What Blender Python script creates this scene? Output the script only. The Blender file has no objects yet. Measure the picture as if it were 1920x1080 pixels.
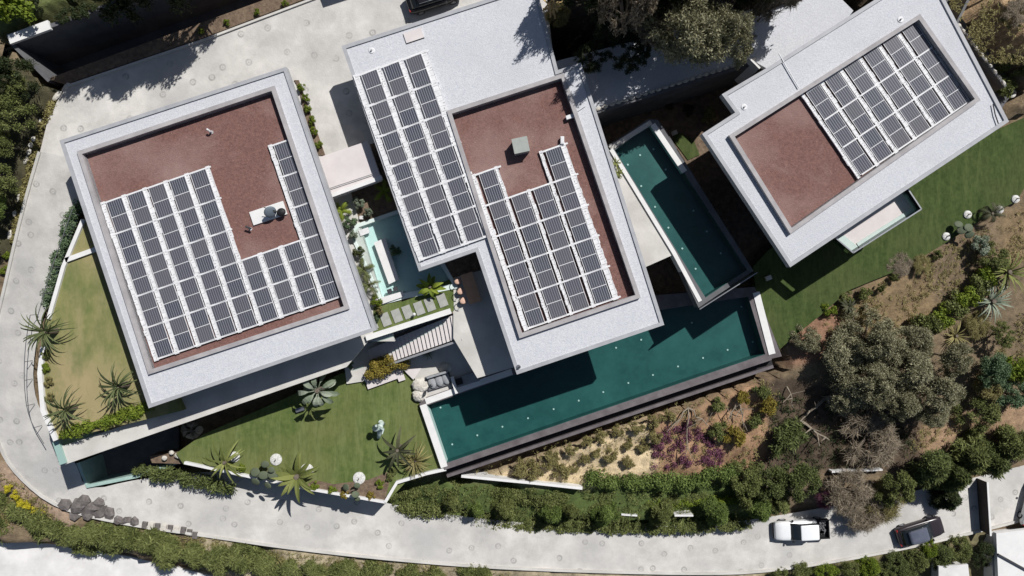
import bpy, bmesh, math, random
import numpy as np
from mathutils import Vector, Matrix, noise

random.seed(7)
D = bpy.data
SC = bpy.context.scene
COL = SC.collection
# ------------------------------------------------------------------ camera, sky, sun, exposure
HC, FPX = 55.65, 1280.0
cam = D.cameras.new('camera'); camo = D.objects.new('camera', cam); COL.objects.link(camo)
camo.location = (0, 0, HC); camo.rotation_euler = (0, 0, 0)
cam.sensor_width = 36; cam.lens = 24; cam.clip_end = 2000; cam.clip_start = .5
SC.camera = camo
w = D.worlds.new('World'); SC.world = w; w.use_nodes = True
nt = w.node_tree
sky = nt.nodes.new('ShaderNodeTexSky'); sky.sky_type = 'NISHITA'; sky.sun_disc = False
sky.sun_elevation = math.radians(49.4); sky.sun_rotation = math.radians(38.3)
bg = nt.nodes['Background']; bg.inputs[1].default_value = 0.05
nt.links.new(sky.outputs[0], bg.inputs[0])
sun = D.lights.new('sun', 'SUN'); sun.energy = 5.0; sun.angle = math.radians(.5); sun.color = (1, .975, .94)
suno = D.objects.new('sun', sun); COL.objects.link(suno)
SD = Vector((-.62, -.785, 0)).normalized() * math.cos(math.radians(49.4)) + Vector((0, 0, -math.sin(math.radians(49.4))))
suno.rotation_euler = SD.to_track_quat('-Z', 'Y').to_euler(); suno.location = (20, 30, 60)
SC.view_settings.view_transform = 'Standard'; SC.view_settings.look = 'None'
SC.view_settings.exposure = -0.06; SC.view_settings.gamma = 1
SC.cycles.max_bounces = 6; SC.cycles.transparent_max_bounces = 12

# ------------------------------------------------------------------ helpers
def P(u, v, z):
    k = (HC - z) / FPX
    return Vector(((u - 960) * k, -(v - 540) * k, z))
def PW(pts, z): return [P(p[0], p[1], p[2] if len(p) > 2 else z) for p in pts]
def tag(o, label=None, cat=None, group=None, kind=None):
    if label: o['label'] = label
    if cat: o['category'] = cat
    if group: o['group'] = group
    if kind: o['kind'] = kind
    return o
def obj(name, verts, faces, m, parent=None, smooth=False):
    me = D.meshes.new(name); me.from_pydata([tuple(v) for v in verts], [], faces); me.validate(); me.update()
    if m: me.materials.append(m)
    if smooth: me.polygons.foreach_set('use_smooth', [True] * len(me.polygons))
    o = D.objects.new(name, me); COL.objects.link(o)
    if parent: o.parent = parent
    return o
def empty(name, loc, rz=0, label=None, cat=None, group=None, kind=None):
    o = D.objects.new(name, None); COL.objects.link(o); o.location = loc; o.rotation_euler = (0, 0, rz)
    o.empty_display_size = .3
    return tag(o, label, cat, group, kind)
def inst(src, name, parent=None, loc=(0, 0, 0), rot=(0, 0, 0), sc=(1, 1, 1)):
    o = D.objects.new(name, src); COL.objects.link(o); o.location = loc; o.rotation_euler = rot; o.scale = sc
    if parent: o.parent = parent
    return o
class MB:
    def __init__(s): s.v = []; s.f = []
    def add(s, vs, fs):
        n = len(s.v); s.v += [tuple(v) for v in vs]; s.f += [tuple(i + n for i in f) for f in fs]; return s
    def box(s, c, d, rz=0, M=None):
        x, y, z = d[0] / 2, d[1] / 2, d[2] / 2
        vs = [Vector((a * x, b * y, e * z)) for e in (-1, 1) for a, b in ((-1, -1), (1, -1), (1, 1), (-1, 1))]
        R = Matrix.Rotation(rz, 4, 'Z')
        vs = [R @ v + Vector(c) for v in vs]
        if M: vs = [M @ v for v in vs]
        return s.add(vs, [(3, 2, 1, 0), (4, 5, 6, 7), (0, 1, 5, 4), (1, 2, 6, 5), (2, 3, 7, 6), (3, 0, 4, 7)])
    def tube(s, pts, rad, n=6, cap=True):
        pts = [Vector(p) for p in pts]; rs = rad if isinstance(rad, (list, tuple)) else [rad] * len(pts)
        rings = []
        for i, p in enumerate(pts):
            d = (pts[min(i + 1, len(pts) - 1)] - pts[max(i - 1, 0)]).normalized()
            a = d.cross(Vector((0, 0, 1)));
            if a.length < .1: a = d.cross(Vector((1, 0, 0)))
            a.normalize(); b = d.cross(a)
            rings.append([p + (a * math.cos(t) + b * math.sin(t)) * rs[i] for t in [2 * math.pi * k / n for k in range(n)]])
        vs = [v for r in rings for v in r]; fs = []
        for i in range(len(pts) - 1):
            for k in range(n):
                fs.append((i * n + k, i * n + (k + 1) % n, (i + 1) * n + (k + 1) % n, (i + 1) * n + k))
        if cap: fs += [tuple(range(n)), tuple(range((len(pts) - 1) * n, len(pts) * n))[::-1]]
        return s.add(vs, fs)
    def cyl(s, c, r, h, n=16, r2=None):
        r2 = r if r2 is None else r2
        vs = [(c[0] + r * math.cos(2 * math.pi * k / n), c[1] + r * math.sin(2 * math.pi * k / n), c[2]) for k in range(n)]
        vs += [(c[0] + r2 * math.cos(2 * math.pi * k / n), c[1] + r2 * math.sin(2 * math.pi * k / n), c[2] + h) for k in range(n)]
        fs = [tuple(range(n))[::-1], tuple(range(n, 2 * n))] + [(k, (k + 1) % n, n + (k + 1) % n, n + k) for k in range(n)]
        return s.add(vs, fs)
    def ellipsoid(s, c, r, M=None, n=12, m=7, jit=0, sd=0):
        rn = random.Random(sd); vs = []
        for i in range(m + 1):
            t = math.pi * i / m
            for k in range(n):
                a = 2 * math.pi * k / n; q = 1 + (rn.uniform(-jit, jit) if 0 < i < m else 0)
                v = Vector((r[0] * math.sin(t) * math.cos(a) * q, r[1] * math.sin(t) * math.sin(a) * q, r[2] * math.cos(t) * q))
                if M: v = M @ v
                vs.append(v + Vector(c))
        fs = [(i * n + k, (i + 1) * n + k, (i + 1) * n + (k + 1) % n, i * n + (k + 1) % n) for i in range(m) for k in range(n)]
        return s.add(vs, fs)
    def build(s, name, m, parent=None, smooth=False): return obj(name, s.v, s.f, m, parent, smooth)

def area2(p): return sum(p[i][0] * p[(i + 1) % len(p)][1] - p[(i + 1) % len(p)][0] * p[i][1] for i in range(len(p)))
def prismw(name, pts, zb, m, parent=None, holes=()):
    """vertical prism in world coordinates, top at the points' z, bottom zb; holes cut right through"""
    bm = bmesh.new(); loops = []
    for lp in [pts] + list(holes):
        vs = [bm.verts.new(p) for p in lp]; loops.append(vs)
        for i in range(len(vs)): bm.edges.new((vs[i], vs[(i + 1) % len(vs)]))
    r = bmesh.ops.triangle_fill(bm, use_beauty=True, use_dissolve=False, edges=bm.edges[:], normal=(0, 0, 1))
    top = [f for f in r['geom'] if isinstance(f, bmesh.types.BMFace)]
    for f in top:
        f.normal_update()
        if f.normal.z < 0: f.normal_flip()
    low = {}
    for vs in loops:
        for v in vs: low[v] = bm.verts.new((v.co.x, v.co.y, zb))
    for vs in loops:
        for i in range(len(vs)):
            a, b = vs[i], vs[(i + 1) % len(vs)]; bm.faces.new((a, b, low[b], low[a]))
    for f in top: bm.faces.new([low[v] for v in reversed(f.verts)])
    bmesh.ops.recalc_face_normals(bm, faces=bm.faces[:])
    me = D.meshes.new(name); bm.to_mesh(me); bm.free(); me.materials.append(m)
    o = D.objects.new(name, me); COL.objects.link(o)
    if parent: o.parent = parent
    return o
def prism(name, px, zt, zb, m, parent=None, holes=()):
    return prismw(name, PW(px, zt), zb, m, parent, [PW(h, zt) for h in holes])
def inset(pts, d):
    pts = [Vector((p[0], p[1], 0)) for p in pts]
    if area2(pts) < 0: d = -d
    out = []; n = len(pts)
    for i in range(n):
        a, b, c = pts[i - 1], pts[i], pts[(i + 1) % n]
        e1 = (b - a).normalized(); e2 = (c - b).normalized()
        n1 = Vector((-e1.y, e1.x, 0)); n2 = Vector((-e2.y, e2.x, 0))
        k = (n1 + n2); k = k / max(.2, k.dot(n1)) if k.length > 1e-6 else n1
        out.append(b + k * d)
    return out
def atz(pts, z): return [Vector((p[0], p[1], z)) for p in pts]
def ring(name, pts, wd, zt, zb, m, parent=None):
    """raised kerb following the polygon (world), its outer face on the polygon"""
    return prismw(name, atz(pts, zt), zb, m, parent, [atz(inset(pts, wd), zt)])
def densify(pts, step):
    out = []
    for a, b in zip(pts[:-1], pts[1:]):
        n = max(1, int((b - a).length / step))
        out += [a.lerp(b, i / n) for i in range(n)]
    return out + [pts[-1]]
def smoothpath(pts, it=2):
    for _ in range(it):
        q = [pts[0]]
        for a, b in zip(pts[:-1], pts[1:]): q += [a.lerp(b, .25), a.lerp(b, .75)]
        pts = q + [pts[-1]]
    return pts
def wall(name, px, wd, zb, m, parent=None, z=None, jit=0, smooth=False, mb=None):
    """wall whose top centreline passes through the pixels (u,v,ztop); goes down to zb (number = depth below top if negative string)"""
    pts = PW(px, z)
    if smooth: pts = smoothpath(pts)
    if jit: pts = densify(pts, .5)
    n = len(pts); vs = []; fs = []
    for i, p in enumerate(pts):
        d = (pts[min(i + 1, n - 1)] - pts[max(i - 1, 0)]); d.z = 0; d.normalize(); s = Vector((-d.y, d.x, 0)) * wd / 2
        j = random.uniform(-jit, jit); zz = p.z + random.uniform(-jit, jit) * .5
        b = zb if not callable(zb) else zb(p)
        vs += [(p.x + s.x * (1 + j), p.y + s.y * (1 + j), zz), (p.x - s.x * (1 - j), p.y - s.y * (1 - j), zz),
               (p.x - s.x, p.y - s.y, b), (p.x + s.x, p.y + s.y, b)]
    for i in range(n - 1):
        a = i * 4; c = a + 4
        for k in range(4): fs.append((a + k, a + (k + 1) % 4, c + (k + 1) % 4, c + k))
    fs += [(3, 2, 1, 0), (n * 4 - 4, n * 4 - 3, n * 4 - 2, n * 4 - 1)]
    if mb: mb.add(vs, fs); return mb
    return obj(name, vs, fs, m, parent)

# ------------------------------------------------------------------ materials
def mat(name, c1, c2=None, scale=4, rough=.8, bump=0, bscale=None, c3=None, scale3=.25, f3=.5, spec=.3, metal=0, detail=6):
    m = D.materials.new(name); m.use_nodes = True; n = m.node_tree; L = n.links.new
    b = n.nodes['Principled BSDF']; b.inputs['Roughness'].default_value = rough
    b.inputs['Specular IOR Level'].default_value = spec; b.inputs['Metallic'].default_value = metal
    b.inputs['Base Color'].default_value = (*c1, 1)
    if c2:
        tc = n.nodes.new('ShaderNodeTexCoord')
        t = n.nodes.new('ShaderNodeTexNoise'); t.inputs['Scale'].default_value = scale; t.inputs['Detail'].default_value = detail
        t.inputs['Roughness'].default_value = .65
        L(tc.outputs['Object'], t.inputs['Vector'])
        r = n.nodes.new('ShaderNodeValToRGB'); r.color_ramp.elements[0].position = .33; r.color_ramp.elements[1].position = .67
        r.color_ramp.elements[0].color = (*c1, 1); r.color_ramp.elements[1].color = (*c2, 1)
        L(t.outputs['Fac'], r.inputs[0]); out = r.outputs[0]
        if c3:
            t3 = n.nodes.new('ShaderNodeTexNoise'); t3.inputs['Scale'].default_value = scale3; t3.inputs['Detail'].default_value = 5
            L(tc.outputs['Object'], t3.inputs['Vector'])
            r3 = n.nodes.new('ShaderNodeValToRGB'); r3.color_ramp.elements[0].position = .45; r3.color_ramp.elements[1].position = .68
            r3.color_ramp.elements[1].color = (f3, f3, f3, 1)
            L(t3.outputs['Fac'], r3.inputs[0])
            mx = n.nodes.new('ShaderNodeMix'); mx.data_type = 'RGBA'
            L(r3.outputs[0], mx.inputs[0]); L(out, mx.inputs[6]); mx.inputs[7].default_value = (*c3, 1); out = mx.outputs[2]
        L(out, b.inputs['Base Color'])
        if bump:
            tb = n.nodes.new('ShaderNodeTexNoise'); tb.inputs['Scale'].default_value = bscale or scale * 2; tb.inputs['Detail'].default_value = 4
            L(tc.outputs['Object'], tb.inputs['Vector'])
            bp = n.nodes.new('ShaderNodeBump'); bp.inputs['Strength'].default_value = bump; bp.inputs['Distance'].default_value = .05
            L(tb.outputs['Fac'], bp.inputs['Height']); L(bp.outputs[0], b.inputs['Normal'])
    return m
def mixnode(m, fac, c, vin=None):
    """overlay colour c on the current base colour with factor socket"""
    n = m.node_tree; b = n.nodes['Principled BSDF']
    src = b.inputs['Base Color'].links[0].from_socket if b.inputs['Base Color'].links else None
    mx = n.nodes.new('ShaderNodeMix'); mx.data_type = 'RGBA'
    n.links.new(fac, mx.inputs[0])
    if src: n.links.new(src, mx.inputs[6])
    else: mx.inputs[6].default_value = b.inputs['Base Color'].default_value
    mx.inputs[7].default_value = (*c, 1); n.links.new(mx.outputs[2], b.inputs['Base Color'])
def math_node(n, op, a, b=None, c=None):
    q = n.nodes.new('ShaderNodeMath'); q.operation = op; q.use_clamp = False
    for i, x in enumerate((a, b, c)):
        if x is None: continue
        if isinstance(x, (int, float)): q.inputs[i].default_value = x
        else: n.links.new(x, q.inputs[i])
    return q.outputs[0]
def speckle(m, scale, thr, c):
    n = m.node_tree; tc = n.nodes.new('ShaderNodeTexCoord'); v = n.nodes.new('ShaderNodeTexVoronoi')
    v.inputs['Scale'].default_value = scale; n.links.new(tc.outputs['Object'], v.inputs['Vector'])
    mixnode(m, math_node(n, 'LESS_THAN', v.outputs['Distance'], thr), c)
def leafmat(name, dark, light, rough=.65):
    m = D.materials.new(name); m.use_nodes = True; n = m.node_tree; L = n.links.new; b = n.nodes['Principled BSDF']
    b.inputs['Roughness'].default_value = rough; b.inputs['Specular IOR Level'].default_value = .25
    a = n.nodes.new('ShaderNodeAttribute'); a.attribute_name = 'v'
    r = n.nodes.new('ShaderNodeValToRGB'); r.color_ramp.elements[0].color = (*dark, 1); r.color_ramp.elements[1].color = (*light, 1)
    L(a.outputs['Fac'], r.inputs[0]); L(r.outputs[0], b.inputs['Base Color'])
    tr = n.nodes.new('ShaderNodeBsdfTranslucent'); L(r.outputs[0], tr.inputs[0])
    mx = n.nodes.new('ShaderNodeMixShader'); mx.inputs[0].default_value = .22
    L(b.outputs[0], mx.inputs[1]); L(tr.outputs[0], mx.inputs[2]); L(mx.outputs[0], n.nodes['Material Output'].inputs[0])
    return m
M = {}
M['gravel'] = mat('white_gravel', (.475, .485, .52), (.61, .62, .645), 8, .9, .6, 13, (.49, .50, .53), .22, .5); speckle(M['gravel'], 7, .09, (.36, .37, .40))
M['maroon'] = mat('maroon_gravel', (.135, .070, .060), (.235, .125, .108), 7, .95, .8, 14, (.31, .21, .19), .2, .7, detail=9); speckle(M['maroon'], 3.2, .06, (.42, .33, .30))
M['parapet'] = mat('grey_metal_capping', (.32, .325, .345), (.40, .405, .42), 1.2, .55, 0)
M['parapet_in'] = mat('weathered_membrane', (.30, .285, .29), (.42, .40, .40), .9, .8, .2, 4)
M['conc'] = mat('pale_concrete', (.50, .485, .455), (.62, .60, .565), .55, .85, .15, 6, (.42, .40, .37), .35, .5)
M['render'] = mat('white_render', (.66, .655, .645), (.74, .735, .72), 1.2, .8)
M['wallgrey'] = mat('grey_shaded_concrete', (.10, .10, .11), (.16, .16, .165), .7, .9, .2, 5)  # dark tone also stands in for shade on walls and pit floors
M['pink'] = mat('pale_pink_screed', (.58, .535, .525), (.66, .615, .60), .7, .85)
M['grass'] = mat('lawn_grass', (.070, .107, .026), (.135, .168, .05), 2.2, .95, .6, 30, (.17, .17, .062), .16, .75, detail=9)
M['grass_dry'] = mat('dry_lawn', (.16, .18, .06), (.26, .245, .105), 1.1, .95, .6, 30, (.36, .29, .155), .13, .95, detail=9)
M['grass_dark'] = mat('dark_green_lawn', (.032, .056, .012), (.066, .095, .026), 3, .95, .6, 30, (.085, .095, .034), .2, .6, detail=9)  # deeper green is this lawn's own colour
def stripes(m, ang, st, c, amt, sc=1.6):
    n = m.node_tree; tc = n.nodes.new('ShaderNodeTexCoord'); mp = n.nodes.new('ShaderNodeMapping'); mp.inputs['Rotation'].default_value = (0, 0, ang); mp.inputs['Scale'].default_value = (1, st, 1); n.links.new(tc.outputs['Object'], mp.inputs[0])
    nz = n.nodes.new('ShaderNodeTexNoise'); nz.inputs['Scale'].default_value = sc; nz.inputs['Detail'].default_value = 7; nz.inputs['Roughness'].default_value = .7; n.links.new(mp.outputs[0], nz.inputs['Vector'])
    cl = n.nodes.new('ShaderNodeClamp'); n.links.new(math_node(n, 'MULTIPLY', math_node(n, 'SUBTRACT', nz.outputs['Fac'], .46), 4.5), cl.inputs[0]); mixnode(m, math_node(n, 'MULTIPLY', cl.outputs[0], amt), c)
stripes(M['grass'], 1.25, .12, (.175, .205, .08), .75); stripes(M['grass'], 1.25, .25, (.06, .09, .022), .5, 3.1)
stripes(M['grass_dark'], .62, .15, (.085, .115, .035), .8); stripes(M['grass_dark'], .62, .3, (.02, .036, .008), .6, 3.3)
stripes(M['grass_dry'], 1.2, .3, (.32, .27, .14), .8, .8); stripes(M['grass_dry'], 2.6, .5, (.11, .145, .045), .7, .6)
M['soil'] = mat('garden_soil', (.10, .07, .05), (.22, .16, .11), 3, .95, .8, 12)
M['road'] = mat('pressed_concrete_paving', (.445, .43, .405), (.645, .62, .585), .5, .9, .3, 8, (.40, .395, .385), .16, .75, detail=9)
def stains(m, sc, c, amt, lo=.55):
    n = m.node_tree; tc = n.nodes.new('ShaderNodeTexCoord'); nz = n.nodes.new('ShaderNodeTexNoise'); nz.inputs['Scale'].default_value = sc; nz.inputs['Detail'].default_value = 8; nz.inputs['Roughness'].default_value = .7; nz.inputs['Distortion'].default_value = .6
    n.links.new(tc.outputs['Object'], nz.inputs['Vector']); f = math_node(n, 'MULTIPLY', math_node(n, 'SUBTRACT', nz.outputs['Fac'], lo), amt * 5); cl = n.nodes.new('ShaderNodeClamp'); n.links.new(f, cl.inputs[0]); mixnode(m, math_node(n, 'MULTIPLY', cl.outputs[0], amt), c)
n = M['road'].node_tree; tc = n.nodes.new('ShaderNodeTexCoord')
mp = n.nodes.new('ShaderNodeMapping'); mp.inputs['Scale'].default_value = (1, 1, 0); n.links.new(tc.outputs['Object'], mp.inputs[0])
vo = n.nodes.new('ShaderNodeTexVoronoi'); vo.voronoi_dimensions = '2D'; vo.inputs['Scale'].default_value = .42; vo.inputs['Randomness'].default_value = .8
n.links.new(mp.outputs[0], vo.inputs['Vector'])
dd = math_node(n, 'ABSOLUTE', math_node(n, 'SUBTRACT', vo.outputs['Distance'], .085))
nz = n.nodes.new('ShaderNodeTexNoise'); nz.inputs['Scale'].default_value = 2.5; n.links.new(tc.outputs['Object'], nz.inputs['Vector'])
fk = math_node(n, 'MULTIPLY', math_node(n, 'LESS_THAN', dd, .03), math_node(n, 'MULTIPLY_ADD', nz.outputs['Fac'], 2.4, -.6))
mixnode(M['road'], fk, (.33, .32, .305))
spots = math_node(n, 'MULTIPLY', math_node(n, 'LESS_THAN', vo.outputs['Distance'], .03), .7); mixnode(M['road'], spots, (.36, .35, .33))
M['courtyard'] = mat('white_courtyard', (.58, .57, .56), (.76, .745, .73), .5, .9)
M['deck_dark'] = mat('dark_deck', (.16, .155, .15), (.22, .21, .20), 1, .8)
M['white'] = mat('white_metal', (.60, .60, .61), (.76, .76, .77), 2.2, .5)
M['gate'] = mat('shaded_gate_face', (.035, .028, .025), (.05, .042, .038), 3, .7)  # dark tone is the gate's shaded west face put into the colour
M['balglass'] = mat('pale_balcony_glass', (.44, .54, .51), (.52, .60, .57), 2, .5)
M['ringg'] = mat('white_pebbles', (.42, .42, .40), (.78, .77, .74), 7, .9, .8, 12)
M['rim'] = mat('pale_green_rim', (.27, .40, .36), (.38, .50, .46), 2, .6)
M['glass'] = mat('green_glass', (.30, .44, .40), None, rough=.15, spec=.5)
M['window'] = mat('dark_window_glass', (.02, .025, .03), None, rough=.08, spec=.6)
M['black'] = mat('black_rubber', (.015, .015, .017), None, rough=.6)
M['bracket'] = mat('grey_bracket', (.22, .22, .24), None, rough=.6)
M['steel'] = mat('grey_steel', (.35, .36, .38), None, rough=.35, metal=.8)
M['darksteel'] = mat('dark_steel', (.05, .05, .055), None, rough=.5)
M['railsteel'] = mat('rail_steel', (.12, .125, .13), None, rough=.5)
M['trunk'] = mat('bark', (.10, .08, .065), (.20, .165, .13), 6, .95, .6, 14)
M['paletrunk'] = mat('bleached_wood', (.19, .16, .12), (.32, .275, .215), 6, .9, .5, 14)
M['rock'] = mat('grey_brown_rock', (.085, .075, .072), (.20, .18, .17), 2.5, .95, .8, 6)
M['palerock'] = mat('pale_stone', (.45, .42, .37), (.66, .63, .57), 3, .9, .5, 8)
M['wood'] = mat('light_wood', (.48, .28, .17), (.60, .37, .24), 2, .6)
M['yellowwood'] = mat('raw_pallet_wood', (.42, .30, .12), (.62, .46, .22), 4, .8)
M['cushion'] = mat('peach_cushion', (.62, .40, .30), (.68, .46, .36), 5, .9)
M['fabric'] = mat('grey_fabric', (.24, .25, .265), (.33, .34, .35), 5, .9, .3, 20)
M['verdigris'] = mat('verdigris', (.36, .48, .44), (.62, .68, .66), 3, .6, .5, 6)
M['stone'] = mat('stepping_stone', (.30, .305, .28), (.40, .40, .375), 2, .9)
M['poolbottom'] = mat('teal_pool_tile', (.017, .072, .070), (.028, .100, .096), 1.4, .4, 0, None, (.042, .135, .125), .3, .5)  # paler drifts painted in as light patterns on the pool floor
M['turq'] = mat('turquoise_tile', (.60, .70, .67), (.70, .78, .745), 1.0, .4)
def watermat(name, tint, b):
    m = D.materials.new(name); m.use_nodes = True; n = m.node_tree; L = n.links.new; n.nodes.remove(n.nodes['Principled BSDF'])
    t = n.nodes.new('ShaderNodeBsdfTransparent'); t.inputs[0].default_value = (*tint, 1)
    g = n.nodes.new('ShaderNodeBsdfGlossy'); g.inputs['Roughness'].default_value = .03
    fr = n.nodes.new('ShaderNodeFresnel'); fr.inputs[0].default_value = 1.33
    nz = n.nodes.new('ShaderNodeTexNoise'); nz.inputs['Scale'].default_value = 1.8; nz.inputs['Detail'].default_value = 4
    tc = n.nodes.new('ShaderNodeTexCoord'); L(tc.outputs['Object'], nz.inputs['Vector'])
    bp = n.nodes.new('ShaderNodeBump'); bp.inputs['Strength'].default_value = b; bp.inputs['Distance'].default_value = .08
    L(nz.outputs['Fac'], bp.inputs['Height'])
    for s in (fr, g): L(bp.outputs[0], s.inputs['Normal'])
    mx = n.nodes.new('ShaderNodeMixShader'); L(fr.outputs[0], mx.inputs[0]); L(t.outputs[0], mx.inputs[1]); L(g.outputs[0], mx.inputs[2])
    L(mx.outputs[0], n.nodes['Material Output'].inputs[0]); return m
M['water'] = watermat('pool_water', (.80, .93, .92), .35)
M['water_clear'] = watermat('shallow_water', (.86, .97, .97), .3)
M['glass_rail'] = watermat('rail_glass', (.72, .86, .82), 0)
stains(M['gravel'], .35, (.36, .36, .37), .5); stains(M['gravel'], 1.3, (.66, .66, .68), .3, .58); stains(M['courtyard'], .4, (.50, .48, .45), .6); stains(M['road'], .3, (.34, .33, .31), .65, .54); stains(M['road'], 2.2, (.68, .665, .64), .4, .56)
stains(M['maroon'], .28, (.35, .25, .22), .7, .57); stains(M['maroon'], 3.0, (.13, .075, .065), .5, .56); stains(M['parapet_in'], .8, (.20, .19, .19), .5); stains(M['parapet'], .8, (.24, .24, .25), .4); stains(M['conc'], .9, (.33, .31, .28), .5); stains(M['pink'], .9, (.42, .38, .36), .4); stains(M['render'], 1.2, (.48, .46, .43), .4)
# foliage colours
M['l_olive'] = leafmat('olive_leaf', (.15, .145, .078), (.45, .43, .28))
M['l_hedge'] = leafmat('hedge_leaf', (.06, .08, .02), (.28, .30, .105))
M['l_conifer'] = leafmat('conifer_leaf', (.045, .062, .016), (.20, .235, .08))
M['l_mid'] = leafmat('mid_green_leaf', (.06, .095, .02), (.24, .31, .085))
M['l_dark'] = leafmat('dark_leaf', (.018, .028, .010), (.075, .095, .035))
M['l_bright'] = leafmat('bright_leaf', (.09, .14, .015), (.27, .33, .04))
M['l_dry'] = leafmat('dry_bush_leaf', (.15, .13, .05), (.42, .37, .16))
M['l_yellow'] = leafmat('yellow_flower', (.30, .27, .02), (.75, .65, .05))
M['l_gold'] = leafmat('golden_shrub_leaf', (.15, .12, .02), (.38, .30, .06))
M['l_purple'] = leafmat('purple_ground_flower', (.085, .035, .05), (.26, .10, .16))
M['l_twig'] = leafmat('dry_twig', (.16, .13, .09), (.42, .35, .26))
M['l_palm'] = leafmat('palm_leaf', (.05, .065, .02), (.17, .19, .075))
M['l_palmlawn'] = leafmat('lawn_palm_leaf', (.035, .05, .018), (.17, .20, .085))
M['l_palmdark'] = leafmat('dark_palm_leaf', (.03, .035, .018), (.12, .12, .065))
M['l_silver'] = leafmat('silver_leaf', (.16, .20, .13), (.38, .42, .33))
M['l_agave'] = leafmat('agave_leaf', (.10, .12, .03), (.30, .32, .10))
M['l_cactus'] = leafmat('cactus_pad', (.13, .155, .10), (.24, .26, .19))
M['l_teal'] = leafmat('blue_green_leaf', (.06, .11, .05), (.20, .27, .15))

# ------------------------------------------------------------------ terrain
ROAD = [  # left px, right px, z
 (75, 285, 300, 330, 3.4), (50, 370, 160, 376, 2.9), (30, 450, 128, 452, 2.3), (5, 560, 92, 560, 1.6), (-18, 650, 66, 640, 1.0),
 (-25, 740, 60, 735, .4), (-5, 830, 92, 800, -.3), (30, 890, 144, 868, -1.0), (110, 955, 160, 922, -1.6), (250, 985, 256, 898, -2.0),
 (380, 1003, 400, 880, -2.3), (560, 1030, 560, 905, -2.7), (800, 1055, 785, 958, -3.2), (1000, 1068, 1000, 984, -3.7),
 (1300, 1076, 1300, 988, -4.4), (1440, 1072, 1430, 972, -4.8), (1640, 1040, 1620, 938, -5.3), (1820, 1000, 1760, 912, -5.7), (1990, 955, 1950, 865, -6.0)]
CTRL = [(-80, -80, 6), (100, -40, 5.2), (300, -40, 5.0), (550, -80, 4.6), (-40, 150, 5.0), (20, 200, 4.4), (0, 330, 3.8), (-30, 470, 2.9), (-60, 650, 1.5), (-60, 850, 0),
 (0, 960, -1.6), (80, 990, -2.4), (200, 1035, -3.2), (350, 1060, -3.6), (500, 1085, -3.9), (0, 1080, -4.2), (150, 1120, -4.4), (600, 1130, -4.6), (800, 1100, -4.2), (1000, 1110, -4.8), (1300, 1120, -5.4),
 (1500, 1110, -5.8), (1700, 1070, -6.4), (1850, 1040, -6.6), (2000, 1100, -7), (1100, 20, 4.6), (1180, 80, 4.0), (1300, 30, 4.0), (1500, -60, 4.5), (1060, 80, 4.2), (1700, -60, 4.5),
 (1830, 40, 3.2), (1880, 120, 2.0), (1960, 60, 3), (1960, 200, .5), (1960, 300, 0),
 (870, 880, -1.6), (1000, 850, -1.6), (1100, 815, -1.5), (1200, 780, -1.4), (1300, 745, -1.3), (1400, 700, -1.2), (1480, 660, -1.0),
 (900, 900, -2.2), (1000, 895, -2.2), (1100, 905, -2.4), (1200, 865, -2.3), (1300, 850, -2.3), (1400, 800, -2.2), (1500, 780, -2.4),
 (1100, 930, -3.1), (1250, 920, -3.2), (1380, 910, -3.5), (800, 905, -2.6), (950, 930, -3.1), (1450, 870, -3.6),
 (1550, 590, -.9), (1650, 530, -.9), (1750, 470, -.9), (1850, 420, -.8), (1500, 640, -1.1), (1600, 640, -1.5), (1700, 600, -1.6), (1800, 530, -1.6), (1900, 460, -1.2),
 (1700, 760, -2.6), (1850, 650, -2.6), (1940, 560, -2.3), (1600, 860, -3.6), (1750, 820, -3.4), (1900, 770, -3.6), (1800, 870, -4.8), (1950, 800, -5)]
rs = []
for a in ROAD:
    CTRL.append((a[0], a[1], a[4])); 
    if a[0] < 1600 and a[1] > 900 or a[0] < 60: CTRL.append((a[2], a[3] - 8, a[4] + .1))
CW = np.array([list(P(*c)) for c in CTRL])
def pip(x, y, poly):
    ins = np.zeros(x.shape, bool); n = len(poly)
    for i in range(n):
        x1, y1 = poly[i][0], poly[i][1]; x2, y2 = poly[(i + 1) % n][0], poly[(i + 1) % n][1]
        if y1 == y2: continue
        c = ((y1 > y) != (y2 > y)) & (x < (x2 - x1) * (y - y1) / (y2 - y1) + x1); ins ^= c
    return ins
def pdist(x, y, poly):
    d = np.full(x.shape, 1e9); n = len(poly)
    for i in range(n):
        ax, ay = poly[i][0], poly[i][1]; bx, by = poly[(i + 1) % n][0], poly[(i + 1) % n][1]
        L2 = (bx - ax) ** 2 + (by - ay) ** 2 + 1e-9
        t = np.clip(((x - ax) * (bx - ax) + (y - ay) * (by - ay)) / L2, 0, 1)
        d = np.minimum(d, np.hypot(x - ax - t * (bx - ax), y - ay - t * (by - ay)))
    return np.where(pip(x, y, poly), 0, d)
# flat pads: polygon px, z
FORE = [(125, 161), (380, 75), (600, -8), (600, -140), (1010, -140), (1040, 130), (800, 420), (600, 300), (300, 330), (75, 285), (92, 215)]
LAWN_L = [(150, 420), (178, 400), (340, 770), (280, 785), (100, 828), (78, 740), (78, 660), (86, 600)]
LAWN_M = [(330, 850), (380, 815), (640, 700), (700, 690), (790, 690), (800, 765), (838, 880), (760, 905), (725, 942), (560, 915), (430, 888), (345, 872)]
PATIO = [(640, 640), (930, 560), (960, 700), (795, 757), (770, 690), (700, 712), (650, 720)]
LAWN_R = [(1418, 552), (1412, 500), (1440, 470), (1560, 380), (1990, 190), (1990, 330), (1935, 330), (1905, 378), (1860, 400), (1790, 445), (1700, 500), (1590, 545), (1540, 590), (1490, 630), (1462, 655)]
EASTP = [(1750, -60), (1850, -60), (1800, 30), (1905, 165), (1870, 215), (1740, 60)]
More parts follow.
